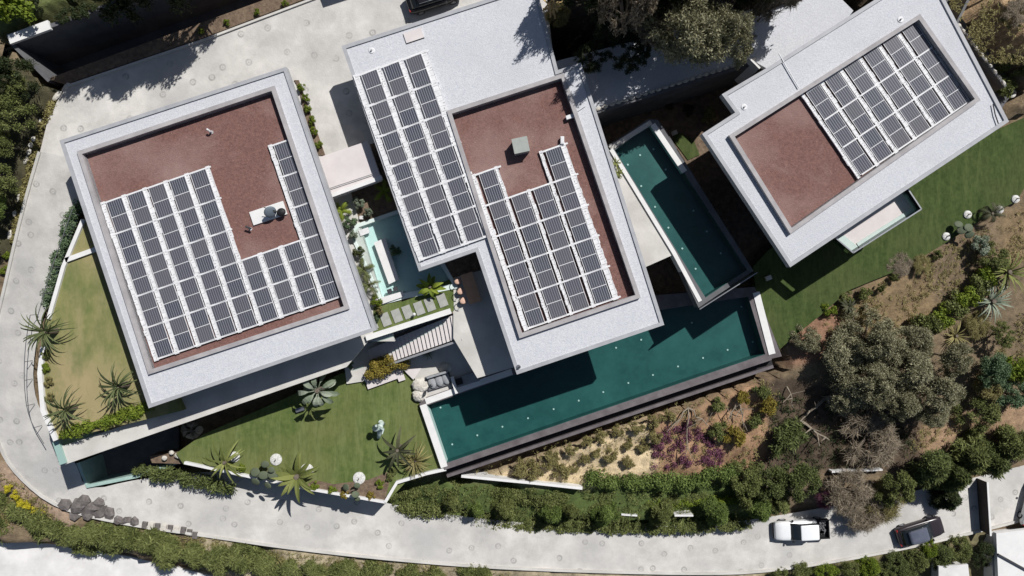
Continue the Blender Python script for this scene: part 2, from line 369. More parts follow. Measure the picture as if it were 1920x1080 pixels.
PIT = [(1090, 150), (1560, 20), (1560, 380), (1480, 560), (1300, 600), (1080, 420)]
PASS = [(1030, 118), (1320, 42), (1400, 20), (1560, -20), (1600, 20), (1570, 60), (1437, 128), (1415, 115), (1118, 208), (1085, 215)]
YARD0 = [(20, 76), (230, 0), (560, -118), (560, -24), (90, 150)]
PAD = [(FORE, 3.4, 3.4), (LAWN_L, 4.2, 3.3), (LAWN_M, -.3, -.3), (PATIO, -.1, -.1), (LAWN_R, -.6, -.6), (PIT, -2.2, -2.2), (PASS, 3.4, -2.2),
       ([(150, 290), (530, 160), (720, 620), (760, 640), (880, 500), (960, 470), (960, 720), (640, 800), (280, 800), (125, 868)], 3.4, -1.2),
       ([(640, 60), (1100, 60), (1280, 630), (960, 740)], 3.4, -1.4),
       ([(1320, 200), (1700, -40), (1900, 230), (1480, 520)], 3.4, -.9),
       ([(790, 745), (1430, 530), (1475, 690), (850, 915), (832, 885)], 0, -3.4),
       ([(50, 80), (300, -30), (560, -118), (560, -10), (90, 150)], 3.4, -.5),
       ([(125, 868), (180, 840), (700, 650), (700, 700), (330, 880), (170, 890)], 0, -1.75)]
PAD += [([(-200, 1012), (0, 1012), (120, 1022), (250, 1045), (420, 1085), (420, 1300), (-200, 1300)], -4.2, -4.4)]
PAD += [([(140, 860), (164, 916), (256, 896), (335, 874), (335, 800), (200, 830)], -1.5, -4.4)]
PAD += [(EASTP, 0, -.6)]
PADW = [(PW(p, z), zz) for p, z, zz in PAD]
def hfield(x, y):
    x = np.asarray(x, float); y = np.asarray(y, float)
    d2 = (x[..., None] - CW[:, 0]) ** 2 + (y[..., None] - CW[:, 1]) ** 2 + .3
    wgt = 1 / d2 ** 2
    return (wgt * CW[:, 2]).sum(-1) / wgt.sum(-1)
def ribbon_w():
    out = []
    for a in ROAD: out.append((P(a[0], a[1], a[4]), P(a[2], a[3], a[4])))
    for _ in range(2):
        q = [out[0]]
        for s, t in zip(out[:-1], out[1:]): q += [(s[0].lerp(t[0], .25), s[1].lerp(t[1], .25)), (s[0].lerp(t[0], .75), s[1].lerp(t[1], .75))]
        out = q + [out[-1]]
    return out
RB = ribbon_w()
def hclamp(x, y):
    z = hfield(x, y)
    for (s, t) in zip(RB[:-1], RB[1:]):
        q = [s[0], t[0], t[1], s[1]]
        m = pdist(x, y, q) < .75
        z = np.where(m, np.minimum(z, min(p.z for p in q) - .1), z)
    for poly, zz in PADW:
        z = np.where(pdist(x, y, poly) < .6, np.minimum(z, zz - .15), z)
    return z
xs = np.concatenate([[-400, -200, -110, -75, -62], np.arange(-52, 52.1, .4), [62, 75, 110, 200, 400]])
ys = np.concatenate([[-400, -200, -100, -60, -42], np.arange(-32, 34.1, .4), [44, 62, 100, 200, 400]])
X, Y = np.meshgrid(xs, ys)
Zt = hclamp(X, Y)
nzf = np.array([noise.noise(Vector((a * .5, b * .5, 0))) * .10 + noise.noise(Vector((a * 1.7, b * 1.7, 3))) * .05 for a, b in zip(X.ravel(), Y.ravel())]).reshape(X.shape)
Zt = Zt + nzf - .06
def ground_z(u, v):
    z = -1.0
    for _ in range(6):
        p = P(u, v, z); z = float(hclamp(np.array([p.x]), np.array([p.y]))[0])
    return z
NX = len(xs); NY = len(ys)
vs = np.stack([X.ravel(), Y.ravel(), Zt.ravel()], -1)
fs = [(j * NX + i, j * NX + i + 1, (j + 1) * NX + i + 1, (j + 1) * NX + i) for j in range(NY - 1) for i in range(NX - 1)]
gm = mat('hillside_earth', (.2, .15, .1), (.3, .22, .15), 2.5, .95, .9, 9)
ground = obj('ground', vs, fs, gm, smooth=True); tag(ground, kind='structure')
ZONES = [([(-200, -200), (2200, -200), (2200, 1300), (-200, 1300)], (.18, .135, .085)),
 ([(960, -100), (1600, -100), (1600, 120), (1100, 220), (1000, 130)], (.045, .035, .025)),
 ([(860, 890), (1000, 800), (1200, 760), (1420, 700), (1480, 760), (1440, 850), (1240, 870), (1090, 912)], (.58, .46, .29)),
 ([(1230, 800), (1420, 700), (1500, 760), (1470, 860), (1370, 890), (1240, 885)], (.34, .21, .125)),
 ([(860, 880), (1440, 690), (1440, 712), (870, 898)], (.16, .12, .075)),
 ([(1540, 590), (1660, 520), (1800, 450), (1940, 380), (1940, 470), (1800, 560), (1700, 620), (1560, 640)], (.21, .15, .085)),
 ([(1500, 600), (1560, 585), (1600, 640), (1480, 680)], (.27, .155, .10)),
 ([(1750, 470), (1870, 420), (1860, 520), (1760, 560)], (.17, .125, .08)),
 ([(1700, 820), (1940, 740), (1940, 790), (1720, 860)], (.30, .20, .125)),
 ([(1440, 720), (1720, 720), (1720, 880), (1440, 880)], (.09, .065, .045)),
 ([(725, 900), (900, 905), (1100, 920), (1420, 900), (1440, 1010), (900, 1010), (725, 970)], (.075, .105, .03)),
 ([(0, 870), (60, 890), (140, 960), (120, 990), (0, 950)], (.30, .22, .16)),
 ([(380, 1010), (800, 1065), (1000, 1075), (1440, 1085), (1440, 1100), (380, 1100)], (.33, .28, .19)),
 ([(1440, 1070), (1640, 1040), (1850, 1000), (1850, 1100), (1440, 1100)], (.16, .14, .075)),
 ([(1780, -20), (1940, -20), (1940, 80), (1860, 130), (1800, 80)], (.46, .32, .19)),
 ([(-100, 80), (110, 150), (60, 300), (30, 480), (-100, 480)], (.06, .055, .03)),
 ([(-100, -100), (300, -100), (40, 60), (-100, 80)], (.12, .14, .05))]
# zones are given in pixels; project vertices back to pixels once to paint the soil kinds
U = X.ravel() / ((HC - Zt.ravel()) / FPX) + 960; V = 540 - Y.ravel() / ((HC - Zt.ravel()) / FPX)
wob = np.array([noise.noise(Vector((a * .3, b * .3, 9))) for a, b in zip(X.ravel(), Y.ravel())]) * 14
C = np.zeros((len(U), 4)); C[:, 3] = 1
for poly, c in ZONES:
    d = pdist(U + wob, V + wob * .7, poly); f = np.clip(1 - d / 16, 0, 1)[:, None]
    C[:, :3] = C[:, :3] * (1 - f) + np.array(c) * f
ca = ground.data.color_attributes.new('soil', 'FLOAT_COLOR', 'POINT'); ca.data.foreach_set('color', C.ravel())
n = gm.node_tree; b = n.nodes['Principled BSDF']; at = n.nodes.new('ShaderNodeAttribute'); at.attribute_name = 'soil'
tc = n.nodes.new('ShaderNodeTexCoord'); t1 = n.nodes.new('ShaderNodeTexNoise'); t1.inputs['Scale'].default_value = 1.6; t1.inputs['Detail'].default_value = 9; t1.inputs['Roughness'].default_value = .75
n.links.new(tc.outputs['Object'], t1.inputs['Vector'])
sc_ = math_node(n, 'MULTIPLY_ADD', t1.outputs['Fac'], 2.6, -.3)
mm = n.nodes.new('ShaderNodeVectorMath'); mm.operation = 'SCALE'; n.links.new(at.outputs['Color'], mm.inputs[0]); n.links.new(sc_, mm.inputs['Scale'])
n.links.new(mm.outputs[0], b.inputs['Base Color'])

# road ribbon
vs = []; fs = []; NS = 8
for s, t in RB: vs += [s.lerp(t, k / NS) for k in range(NS + 1)]
for i in range(len(RB) - 1):
    for k in range(NS):
        a = i * (NS + 1) + k; fs.append((a + NS + 1, a + NS + 2, a + 1, a))
road = obj('driveway', vs, fs, M['road']); tag(road, kind='structure')
for f in road.data.polygons[:1]:
    if f.normal.z < 0: road.data.flip_normals()
mb = MB()
for side in (0,):
    pts = [s[side] + Vector((0, 0, .12)) for s in RB]
    n_ = len(pts); kv = []; kf = []
    for i, p in enumerate(pts):
        d = (pts[min(i + 1, n_ - 1)] - pts[max(i - 1, 0)]); d.z = 0; d.normalize(); q = Vector((-d.y, d.x, 0)) * .11
        kv += [p + q, p - q, p - q - Vector((0, 0, .5)), p + q - Vector((0, 0, .5))]
    for i in range(n_ - 1):
        for k in range(4): kf.append((i * 4 + k, i * 4 + (k + 1) % 4, i * 4 + 4 + (k + 1) % 4, i * 4 + 4 + k))
    mb.add(kv, kf)
kerb = mb.build('kerb', M['conc']); tag(kerb, kind='structure')
def flat(name, px, z, m, zb=None, kind='structure'):
    o = prism(name, px, z, (z - .4) if zb is None else zb, m); return tag(o, kind=kind)
flat('forecourt', FORE, 3.404, M['road'], 2.4)
flat('left_lawn', LAWN_L, 4.2, M['grass_dry'], 0)
COURTW = [(-200, 1012), (0, 1012), (120, 1022), (250, 1045), (420, 1085), (420, 1300), (-200, 1300)]
flat('middle_lawn', LAWN_M, -.3, M['grass'], -3.2)
flat('patio', PATIO, -.1, M['conc'], -.8)
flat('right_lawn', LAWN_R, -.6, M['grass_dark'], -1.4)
flat('sunken_garden', PIT, -2.2, M['soil'], -3)
flat('upper_path', PASS, 3.4, M['gravel'], 2.9)
flat('garage_apron', [(125, 868), (180, 840), (700, 650), (700, 700), (330, 880), (262, 905), (170, 915)], -1.7, M['conc'], -2.5) if False else None
def curve_kerb(name, px, z, wd=.16, h=.14, m=None):
    o = wall(name, [(p[0], p[1], z + h) for p in px], wd, z - .2, m or M['conc']); return tag(o, kind='structure')
curve_kerb('forecourt_kerb', [(125, 161), (380, 75), (600, -8)], 3.404)
# planting bed along the forecourt, trench and north retaining wall
flat('garden_bed', [(88, 148), (560, -24), (597, -12), (378, 72), (122, 158)], 3.45, M['soil'], 0)
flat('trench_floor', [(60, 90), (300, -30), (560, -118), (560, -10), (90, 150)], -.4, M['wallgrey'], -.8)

# ------------------------------------------------------------------ foliage generators
def cloud(name, blobs, n, size, seed=0, elong=1.0, up=0, m=None, droop=0, shell=(.72, 1.06), flat_=0):
    """leaf-sized faces spread over and inside a set of blobs; 'v' carries each leaf's own tone"""
    r = np.random.RandomState(seed)
    B = np.array(blobs, float)
    if B.shape[1] == 4: B = np.concatenate([B, B[:, 3:4], B[:, 3:4]], 1)
    area = B[:, 3] * B[:, 4]; pr = area / area.sum()
    idx = r.choice(len(B), n, p=pr)
    d = r.normal(size=(n, 3)); d /= np.linalg.norm(d, axis=1)[:, None]
    lowm = d[:, 2] < -.35; d[lowm, 2] *= -1
    rad = r.uniform(shell[0], shell[1], n) ** 1.0
    inner = r.rand(n) < .2; rad[inner] *= r.uniform(.3, .9, inner.sum())
    c = B[idx, :3] + d * B[idx, 3:6] * rad[:, None]
    nrm = d + r.normal(size=(n, 3)) * .55; nrm /= np.linalg.norm(nrm, axis=1)[:, None]
    t = r.normal(size=(n, 3))
    if elong > 1.5: t = d * .9 + t * .45; t[:, 2] -= droop; nrm = r.normal(size=(n, 3)); nrm[:, 2] += 1.2
    t -= nrm * (t * nrm).sum(1)[:, None] / (nrm * nrm).sum(1)[:, None]; t /= np.linalg.norm(t, axis=1)[:, None] + 1e-9
    nrm /= np.linalg.norm(nrm, axis=1)[:, None]
    s = np.cross(nrm, t)
    L = size * r.uniform(.6, 1.4, n)[:, None] * .5; Wd = L / elong ** .7
    L = L * elong ** .6
    V4 = np.stack([c - t * L, c + s * Wd * .8, c + t * L, c - s * Wd * .8], 1).reshape(-1, 3)
    me = D.meshes.new(name); me.vertices.add(n * 4); me.vertices.foreach_set('co', V4.ravel())
    me.loops.add(n * 4); me.loops.foreach_set('vertex_index', np.arange(n * 4, dtype=np.int32))
    me.polygons.add(n); me.polygons.foreach_set('loop_start', np.arange(0, n * 4, 4, dtype=np.int32)); me.polygons.foreach_set('loop_total', np.full(n, 4, dtype=np.int32))
    bt = r.rand(len(B))
    val = np.clip(.25 + .35 * bt[idx] + r.normal(size=n) * .2 + up * (c[:, 2] > B[:, 2].mean()), 0, 1)
    at = me.attributes.new('v', 'FLOAT', 'FACE'); at.data.foreach_set('value', val)
    me.update(); me.validate()
    if m: me.materials.append(m)
    return me
def dome_blobs(seed, k=26, fl=.75, r0=.2, r1=.34, low=0.3, irregular=.16):
    r = random.Random(seed); out = []
    lob = [(r.uniform(0, 6.28), r.uniform(-irregular, irregular)) for _ in range(5)]
    for i in range(k):
        a = r.uniform(0, 6.28); q = math.sqrt(r.random()) * .78
        q *= 1 + sum(l * math.cos(a - t) for t, l in lob)
        h = low + fl * math.sqrt(max(0, 1 - q * q * 1.2)) * r.uniform(.55, 1)
        out.append((q * math.cos(a), q * math.sin(a), h, r.uniform(r0, r1)))
    return out
def trunk_mesh(name, blobs, h0, r0, m, seed=0, nl=7):
    r = random.Random(seed); mb = MB(); top = Vector((r.uniform(-.06, .06), r.uniform(-.06, .06), h0))
    mb.tube([(0, 0, -.05), top * .5 + Vector((.03, 0, 0)), top], [r0 * 1.25, r0, r0 * .8], 8)
    for b in r.sample(blobs, min(nl, len(blobs))):
        e = Vector(b[:3]); md = top.lerp(e, .5) + Vector((r.uniform(-.05, .05), r.uniform(-.05, .05), .05))
        mb.tube([top, md, e], [r0 * .6, r0 * .38, r0 * .12], 5)
    me = mb.build(name, m); d = me.data; D.objects.remove(me); return d
PROTO = {}
def proto(kind, var, m):
    key = (kind, var, m)
    if key in PROTO: return PROTO[key]
    mm_ = M[m]; sd = hash((kind, var)) % 0 if False else sum(map(ord, kind)) + var * 13
    if kind == 'broad':
        bl = dome_blobs(sd, 46, .8, .10, .27, .35, .22); me = cloud('crown', bl, 11000, .06, sd, elong=1.6, m=mm_, shell=(.45, 1.2)); tr = trunk_mesh('trunk', bl, .35, .05, M['trunk'], sd)
    elif kind == 'olive':
        bl = dome_blobs(sd, 80, .75, .07, .21, .3, .28); me = cloud('crown', bl, 17000, .045, sd, elong=2.0, m=mm_, shell=(.35, 1.25)); tr = trunk_mesh('trunk', bl, .3, .05, M['paletrunk'], sd, 20)
    elif kind == 'airy':
        bl = dome_blobs(sd, 60, .8, .08, .17, .3, .25); me = cloud('crown', bl, 7500, .05, sd, elong=2.2, m=mm_, shell=(.3, 1.2)); tr = trunk_mesh('trunk', bl, .3, .05, M['trunk'], sd, 22)
    elif kind == 'conifer':
        r = random.Random(sd); bl = []
        for i in range(26):
            t = r.random(); q = (1 - t) ** .7 * .72 * r.uniform(.6, 1.1); a = r.uniform(0, 6.28); bl.append((q * math.cos(a) * 1.1, q * math.sin(a) * 1.1, .25 + t * 1.3, .17 + .17 * (1 - t)))
        me = cloud('crown', bl, 9500, .11, sd, elong=3.4, m=mm_, droop=.2, shell=(.45, 1.25)); tr = trunk_mesh('trunk', bl, .9, .06, M['trunk'], sd, 3)
    elif kind == 'twig':
        bl = dome_blobs(sd, 40, .7, .14, .26, .25, .2); me = cloud('crown', bl, 5600, .085, sd, elong=9, m=mm_, shell=(.2, 1.2)); tr = trunk_mesh('trunk', bl, .25, .045, M['trunk'], sd, 30)
    elif kind == 'bush':
        bl = dome_blobs(sd, 18, .55, .2, .36, .2, .12); me = cloud('foliage', bl, 2200, .12, sd, m=mm_); tr = trunk_mesh('stem', bl, .15, .05, M['trunk'], sd, 6)
    elif kind == 'drybush':
        bl = dome_blobs(sd, 14, .6, .2, .34, .2, .15); me = cloud('foliage', bl, 1500, .16, sd, elong=3, m=mm_, shell=(.5, 1.15)); tr = trunk_mesh('stem', bl, .15, .05, M['trunk'], sd, 6)
    PROTO[key] = (me, tr); return PROTO[key]
def tree(name, u, v, z, r, h, kind, m, label, cat='tree', group=None, var=None, sub=('crown', 'trunk')):
    """u,v = pixel of the crown's middle; z = ground height there; r,h metres"""
    if z is None: z = ground_z(u, v)
    c = P(u, v, z + h * .6)
    var = random.randrange(4) if var is None else var
    me, tr = proto(kind, var, m)
    e = empty(name, (c.x, c.y, z - .05), random.uniform(0, 6.28), label, cat, group)
    hz = {'conifer': 1.55, 'bush': .95, 'drybush': .95}.get(kind, 1.25)
    s = (r, r * random.uniform(.88, 1.1), h / hz)
    inst(me, sub[0], e, sc=s); inst(tr, sub[1], e, sc=s)
    return e
def bush(u, v, r, h, m, label, group=None, kind='bush', z=None, name='bush', cat='bush', var=None):
    return tree(name, u, v, z, r, h, kind, m, label, cat, group, var, ('foliage', 'stem'))
def hedge(name, px, wd, h, m, label, n=None, seed=1, z=None, elong=1, size=.14, cat='hedge', group=None, rag=.25):
    """hedge whose middle runs through the pixels"""
    r = random.Random(seed)
    pts = [P(p[0], p[1], (ground_z(p[0], p[1]) if z is None else z) + h * .6) for p in px]
    L = sum((b - a).length for a, b in zip(pts[:-1], pts[1:])); d = densify(pts, wd * .35); bl = []
    for p in d:
        for k in range(3):
            q = r.uniform(.7, 1.25)
            bl.append((p.x + r.uniform(-wd, wd) * .3, p.y + r.uniform(-wd, wd) * .3, p.z - h * .25 + r.uniform(-.1, .3) * h * .7, wd * rag * q * 1.45, wd * rag * q * 1.45, h * .45 * q))
    n = n or int(L * wd * 620 * (.14 / size) ** 2)
    me = cloud('foliage', bl, n, size, seed, elong=elong, m=M[m])
    e = empty(name, (0, 0, 0), 0, label, cat, group); base = d[0]
    e.location = (base.x, base.y, base.z - h * .6)
    o = inst(me, 'foliage', e, loc=(-base.x, -base.y, -(base.z - h * .6)))
    mb = MB()
    for p in d[::2]: mb.tube([(p.x, p.y, p.z - h * .75), (p.x + r.uniform(-.1, .1), p.y + r.uniform(-.1, .1), p.z)], [.05, .02], 5)
    s = mb.build('stem', M['trunk'], e); s.location = (-base.x, -base.y, -(base.z - h * .6))
    return e
def rosette_mesh(name, n, L, W, rise, droop, m, seed=0, z0=0, seg=7, shape='lance', var=.25, fold=.15):
    r = random.Random(seed); vs = []; fs = []; val = []
    for k in range(n):
        a = 6.283 * k / n + r.uniform(-.3, .3); q = r.uniform(1 - var, 1 + var); el = r.uniform(.4, 1) * rise * (1.25 if k % 3 == 0 else .8)
        d = Vector((math.cos(a), math.sin(a), 0)); s = Vector((-math.sin(a), math.cos(a), 0)); b = len(vs); tone = r.random() * .8
        p = Vector((0, 0, z0)) + d * .04 * L; ang = el
        for i in range(seg + 1):
            t = i / seg
            if shape == 'lance': w_ = W * (math.sin(math.pi * min(1, t * .92 + .08)) ** .6) * (1 - t * .55)
            else: w_ = W * (.12 + (math.sin(math.pi * min(.97, max(0, t - .3) / .7)) ** .7 if t > .3 else 0))
            if i == seg: w_ = W * .03
            up_ = Vector((0, 0, fold * w_))
            vs += [p + s * w_ + up_, p, p - s * w_ + up_]
            st = L * q / seg; p = p + d * math.cos(ang) * st + Vector((0, 0, math.sin(ang) * st)); ang -= droop / seg * (1 + t)
        for i in range(seg):
            o = b + i * 3; fs += [(o, o + 1, o + 4, o + 3), (o + 1, o + 2, o + 5, o + 4)]; val += [tone, min(1, tone + .2)]
    me = D.meshes.new(name); me.from_pydata([tuple(v) for v in vs], [], fs); at = me.attributes.new('v', 'FLOAT', 'FACE'); at.data.foreach_set('value', val)
    me.materials.append(m); me.update(); return me
def palm_mesh(name, nf, L, m, seed=0, z0=2.2, nl=16, lw=.05, ll=.55, droop=1.5):
    r = random.Random(seed); vs = []; fs = []; val = []
    for k in range(nf):
        a = 6.283 * k / nf * 2.4 + r.uniform(-.2, .2); el = r.uniform(-.1, 1.15); d = Vector((math.cos(a), math.sin(a), 0)); s = Vector((-math.sin(a), math.cos(a), 0))
        p = Vector((0, 0, z0)); ang = el; q = r.uniform(.8, 1.1); tone = r.random() * .6; st = L * q / nl
        for i in range(nl):
            p2 = p + d * math.cos(ang) * st + Vector((0, 0, math.sin(ang) * st)); dr = (p2 - p).normalized(); t = i / nl
            b = len(vs); vs += [p + s * .025, p - s * .025, p2 - s * .02, p2 + s * .02]; fs.append((b, b + 1, b + 2, b + 3)); val.append(.7)
            lf = ll * math.sin(math.pi * (t * .85 + .12)) ** .7
            for sg in (1, -1):
                for hf in (0, .5):
                    o = p.lerp(p2, hf); tip = o + s * sg * lf * .85 + dr * lf * .55 + Vector((0, 0, -lf * .22)); b = len(vs)
                    vs += [o - dr * lw, o + dr * lw, tip]; fs.append((b, b + 1, b + 2)); val.append(min(1, tone + r.random() * .4))
            p = p2; ang -= droop / nl * (1 + t)
    me = D.meshes.new(name); me.from_pydata([tuple(v) for v in vs], [], fs); at = me.attributes.new('v', 'FLOAT', 'FACE'); at.data.foreach_set('value', val)
    me.materials.append(m); me.update(); return me
def plant(name, u, v, z, me, zc, label, cat='plant', sc=1, trunk=None, group=None, sub='crown'):
    if z is None: z = ground_z(u, v)
    c = P(u, v, z + zc * sc); e = empty(name, (c.x, c.y, z), random.uniform(0, 6.28), label, cat, group)
    inst(me, sub, e, sc=(sc,) * 3)
    if trunk:
        mb = MB(); mb.tube([(0, 0, -.1), (.02, 0, zc * .5), (0, 0, zc)], [trunk * 1.2, trunk, trunk * .9], 9); t = mb.build('trunk', M['trunk'], e); t.scale = (sc,) * 3
    return e

# ------------------------------------------------------------------ villas
def facade(parent, pts, zt, zb, m, name='wall', glaze=True):
    """walls following pts (world) with real window panes set on them"""
    w_ = prismw(name, atz(pts, zt), zb, m, parent)
    if not glaze: return
    n = len(pts); s = 1 if area2(pts) > 0 else -1
    for i in range(n):
        a, b = pts[i], pts[(i + 1) % n]; d = b - a; L = math.hypot(d.x, d.y)
        if L < 4: continue
        d = Vector((d.x / L, d.y / L, 0)); out = Vector((d.y, -d.x, 0)) * s; k = int(L // 3.2)
        for j in range(k):
            c = Vector((a[0], a[1], 0)) + d * (L * (j + .5) / k); h = zt - zb
            f = MB().box((c.x + out.x * .02, c.y + out.y * .02, zb + h * .48), (L / k * .82, .10, h * .74), math.atan2(d.y, d.x)).build('window', M['darksteel'], parent)
            MB().box((c.x + out.x * .05, c.y + out.y * .05, zb + h * .48), (L / k * .74, .08, h * .66), math.atan2(d.y, d.x)).build('pane', M['window'], f)
def villa(name, outer, rec, zr, label, rdepth=.55, kerb=.22):
    e = empty(name, (0, 0, 0), 0, label, 'house')
    ow = PW(outer, zr); recw = PW(rec, zr)
    prismw('roof', atz(ow, zr), zr - .45, M['gravel'], e, [atz(recw, zr)] )
    ring('roof_edge', [Vector(p) for p in inset(ow, -.06)], .26, zr + .10, zr - .55, M['parapet'], e)
    # raised kerb round the sunken part of the roof
    ring('parapet', inset(recw, -.30), .30, zr + kerb, zr - .75, M['parapet_in'], e)
    prismw('roof_bed', atz(inset(recw, -.05), zr - rdepth + .22), zr - .8, M['maroon'], e)
    facade(e, inset(ow, 1.5), zr - .46, 3.41, M['render'])
    return e
Z1 = 6.7; Z3 = 7.4
V1 = villa('villa', [(115, 265), (536, 128), (704, 618), (281, 763)], [(157, 290), (511, 172), (646, 574), (286, 692)], Z1,
           'left flat-roofed villa with one maroon gravel bed and an L of solar panels')
V2o = [(643, 88), (1003, -28), (1045, 134), (1088, 120), (1243, 608), (970, 700), (893, 470), (787, 507)]
V2 = villa('villa', V2o, [(848, 215), (1052, 149), (1190, 553), (979, 624)], Z1, 'middle villa whose white roof steps in at its south-west corner beside the court', kerb=.32)
V3o = [(1318, 252), (1380, 212), (1355, 178), (1440, 128), (1722, -50), (1754, -28), (1888, 228), (1481, 499)]
V3 = villa('villa', V3o, [(1375, 258), (1718, 40), (1822, 188), (1481, 428)], Z3, 'right villa turned steeper than the others, on the dark green side lawn', kerb=.33)

# lower storeys / podiums (terraces)
POD1 = [(112, 838), (255, 790), (290, 770), (150, 330), (520, 200), (640, 300), (740, 640), (690, 640), (650, 688), (122, 871)]
t = prism('terrace', POD1, 3.42, 3.05, M['conc']); tag(t, kind='structure')
t = prism('terrace', [(600, 300), (760, 250), (900, 430), (905, 560), (850, 590), (845, 583), (690, 634), (640, 500)], 3.41, 3.0, M['soil'], None, [[(657, 439), (669, 423), (767, 388), (856, 538), (760, 557), (716, 569)]]); tag(t, kind='structure')
TER2 = [(832, 532), (850, 521), (1000, 480), (1150, 420), (1135, 270), (1150, 290), (1263, 468), (1266, 476), (1212, 500), (1100, 560), (1060, 660), (895, 709), (850, 634), (850, 588)]
t = prism('terrace', TER2, 3.43, 3.05, M['conc']); tag(t, kind='structure')
lv1 = empty('lower_house', (0, 0, 0), 0, 'lower storey under the left villa, below its long concrete terrace', 'house')
facade(lv1, [P(*p, 3.05) for p in [(270, 800), (200, 330), (560, 240), (670, 625)]], 3.04, -1.9, M['render'])
lv2 = empty('lower_house', (0, 0, 0), 0, 'lower storey under the middle villa beside the long green pool', 'house')
facade(lv2, [P(*p, 3.05) for p in [(700, 600), (780, 200), (1060, 190), (1190, 480), (1180, 560), (950, 640), (860, 575)]], 3.04, -1.4, M['render'])
lv3 = empty('lower_house', (0, 0, 0), 0, 'lower storey under the right villa behind the small glass-railed balcony', 'house')
facade(lv3, [P(*p, 3.4) for p in [(1400, 280), (1720, 60), (1830, 230), (1500, 430)]], 3.40, -.9, M['render'])
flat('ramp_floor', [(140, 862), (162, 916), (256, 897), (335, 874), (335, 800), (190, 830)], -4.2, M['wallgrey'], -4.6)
rmp = empty('ramp_wall', (0, 0, 0), 0, 'pale green rim wall round the dark sunken ramp under the long terrace', 'wall')
wall('rim', [(146, 868, -1.0), (163, 912, -1.35), (256, 893, -1.75), (330, 868, -1.8)], .3, -4.4, M['rim'], rmp)
flat('shade_strip_floor', EASTP, -.3, M['wallgrey'], -1)  # dark floor colour stands in for the shaded strip beside the villa
o = wall('garden_wall', [(1835, -40, 2.6), (1795, 42, 2.6), (1850, 115, 2.2), (1886, 162, 1.6)], .22, -1, M['wallgrey']); tag(o, 'dark retaining wall raised to shade the strip east of the right villa', 'wall')  # wall added, made tall for the shade it throws on the strip
# villa 3 balcony with glass rail
bal = empty('balcony', (0, 0, 0), 0, 'pale balcony with green glass rail on the south side of the right villa', 'balcony')
BP = [(1560, 440), (1600, 474), (1728, 392), (1700, 350)]
prism('floor', BP, 3.8, 3.45, M['pink'], bal)
prism('glass_panel', [(1570, 448), (1600, 473), (1612, 465), (1582, 441)], 3.86, 3.81, M['balglass'], bal); prism('glass_panel', [(1716, 398), (1727, 391), (1706, 360), (1695, 367)], 3.86, 3.81, M['balglass'], bal); prism('glass_panel', [(1612, 465), (1716, 398), (1711, 389), (1606, 456)], 3.86, 3.81, M['balglass'], bal)
for a, b in ((1, 2), (0, 1), (2, 3)):
    wall('glass_rail', [(*BP[a], 4.75), (*BP[b], 4.75)], .05, 3.8, M['glass_rail'], bal)
    wall('rail_cap', [(*BP[a], 4.79), (*BP[b], 4.79)], .09, 4.752, M['steel'], bal)
# pink link roof between left and middle villas
lk = empty('link_roof', (0, 0, 0), 0, 'pale pinkish flat roof joining the left and middle villas', 'roof')
prism('slab', [(598, 295), (690, 264), (716, 338), (622, 372)], 5.2, 4.85, M['pink'], lk)
wall('edge', [(622, 366, 5.32), (716, 332, 5.32)], .3, 5.1, M['render'], lk)
facade(lk, PW([(606, 300), (686, 272), (706, 330), (628, 358)], 4.85), 4.84, 3.42, M['render'], glaze=False)

# ------------------------------------------------------------------ solar panels
ORD = ['', 'first', 'second', 'third', 'fourth', 'fifth', 'sixth', 'seventh', 'eighth', 'ninth', 'tenth']
pm = mat('solar_cell', (.045, .05, .068), (.06, .064, .08), .8, .25, 0, spec=.5)
n = pm.node_tree; tc = n.nodes.new('ShaderNodeTexCoord'); sx = n.nodes.new('ShaderNodeSeparateXYZ'); n.links.new(tc.outputs['Object'], sx.inputs[0])
fr = math_node(n, 'FRACT', math_node(n, 'MULTIPLY', sx.outputs[0], 6.05)); li = math_node(n, 'LESS_THAN', math_node(n, 'ABSOLUTE', math_node(n, 'SUBTRACT', fr, .5)), .17)
mixnode(pm, math_node(n, 'MULTIPLY', li, .85), (.235, .24, .275))
fy = math_node(n, 'FRACT', math_node(n, 'MULTIPLY', sx.outputs[1], 6)); ly = math_node(n, 'MULTIPLY', math_node(n, 'LESS_THAN', fy, .06), .35); mixnode(pm, ly, (.22, .22, .25))
oi = n.nodes.new('ShaderNodeObjectInfo'); mixnode(pm, math_node(n, 'MULTIPLY', oi.outputs['Random'], .45), (.155, .145, .155))
PMESH = {}
def panel_meshes(w_, l_):
    key = (round(w_, 2), round(l_, 2))
    if key in PMESH: return PMESH[key]
    f = MB(); t = .045; e = .035
    f.box((0, l_ / 2 - e / 2, 0), (w_, e, t)).box((0, -l_ / 2 + e / 2, 0), (w_, e, t)).box((w_ / 2 - e / 2, 0, 0), (e, l_ - 2 * e, t)).box((-w_ / 2 + e / 2, 0, 0), (e, l_ - 2 * e, t)).box((0, 0, .004), (w_ - 2 * e, .045, t))
    fo = f.build('frame', M['white']); fd = fo.data; D.objects.remove(fo)
    cs = []
    for s in (1, -1):
        c = MB().box((0, 0, 0), (w_ - 2 * e - .002, l_ / 2 - e - .026, .03)); co = c.build('cells', pm); cs.append((co.data, (0, s * (l_ / 4 - e / 2 + .011), 0))); D.objects.remove(co)
    PMESH[key] = (fd, cs); return PMESH[key]
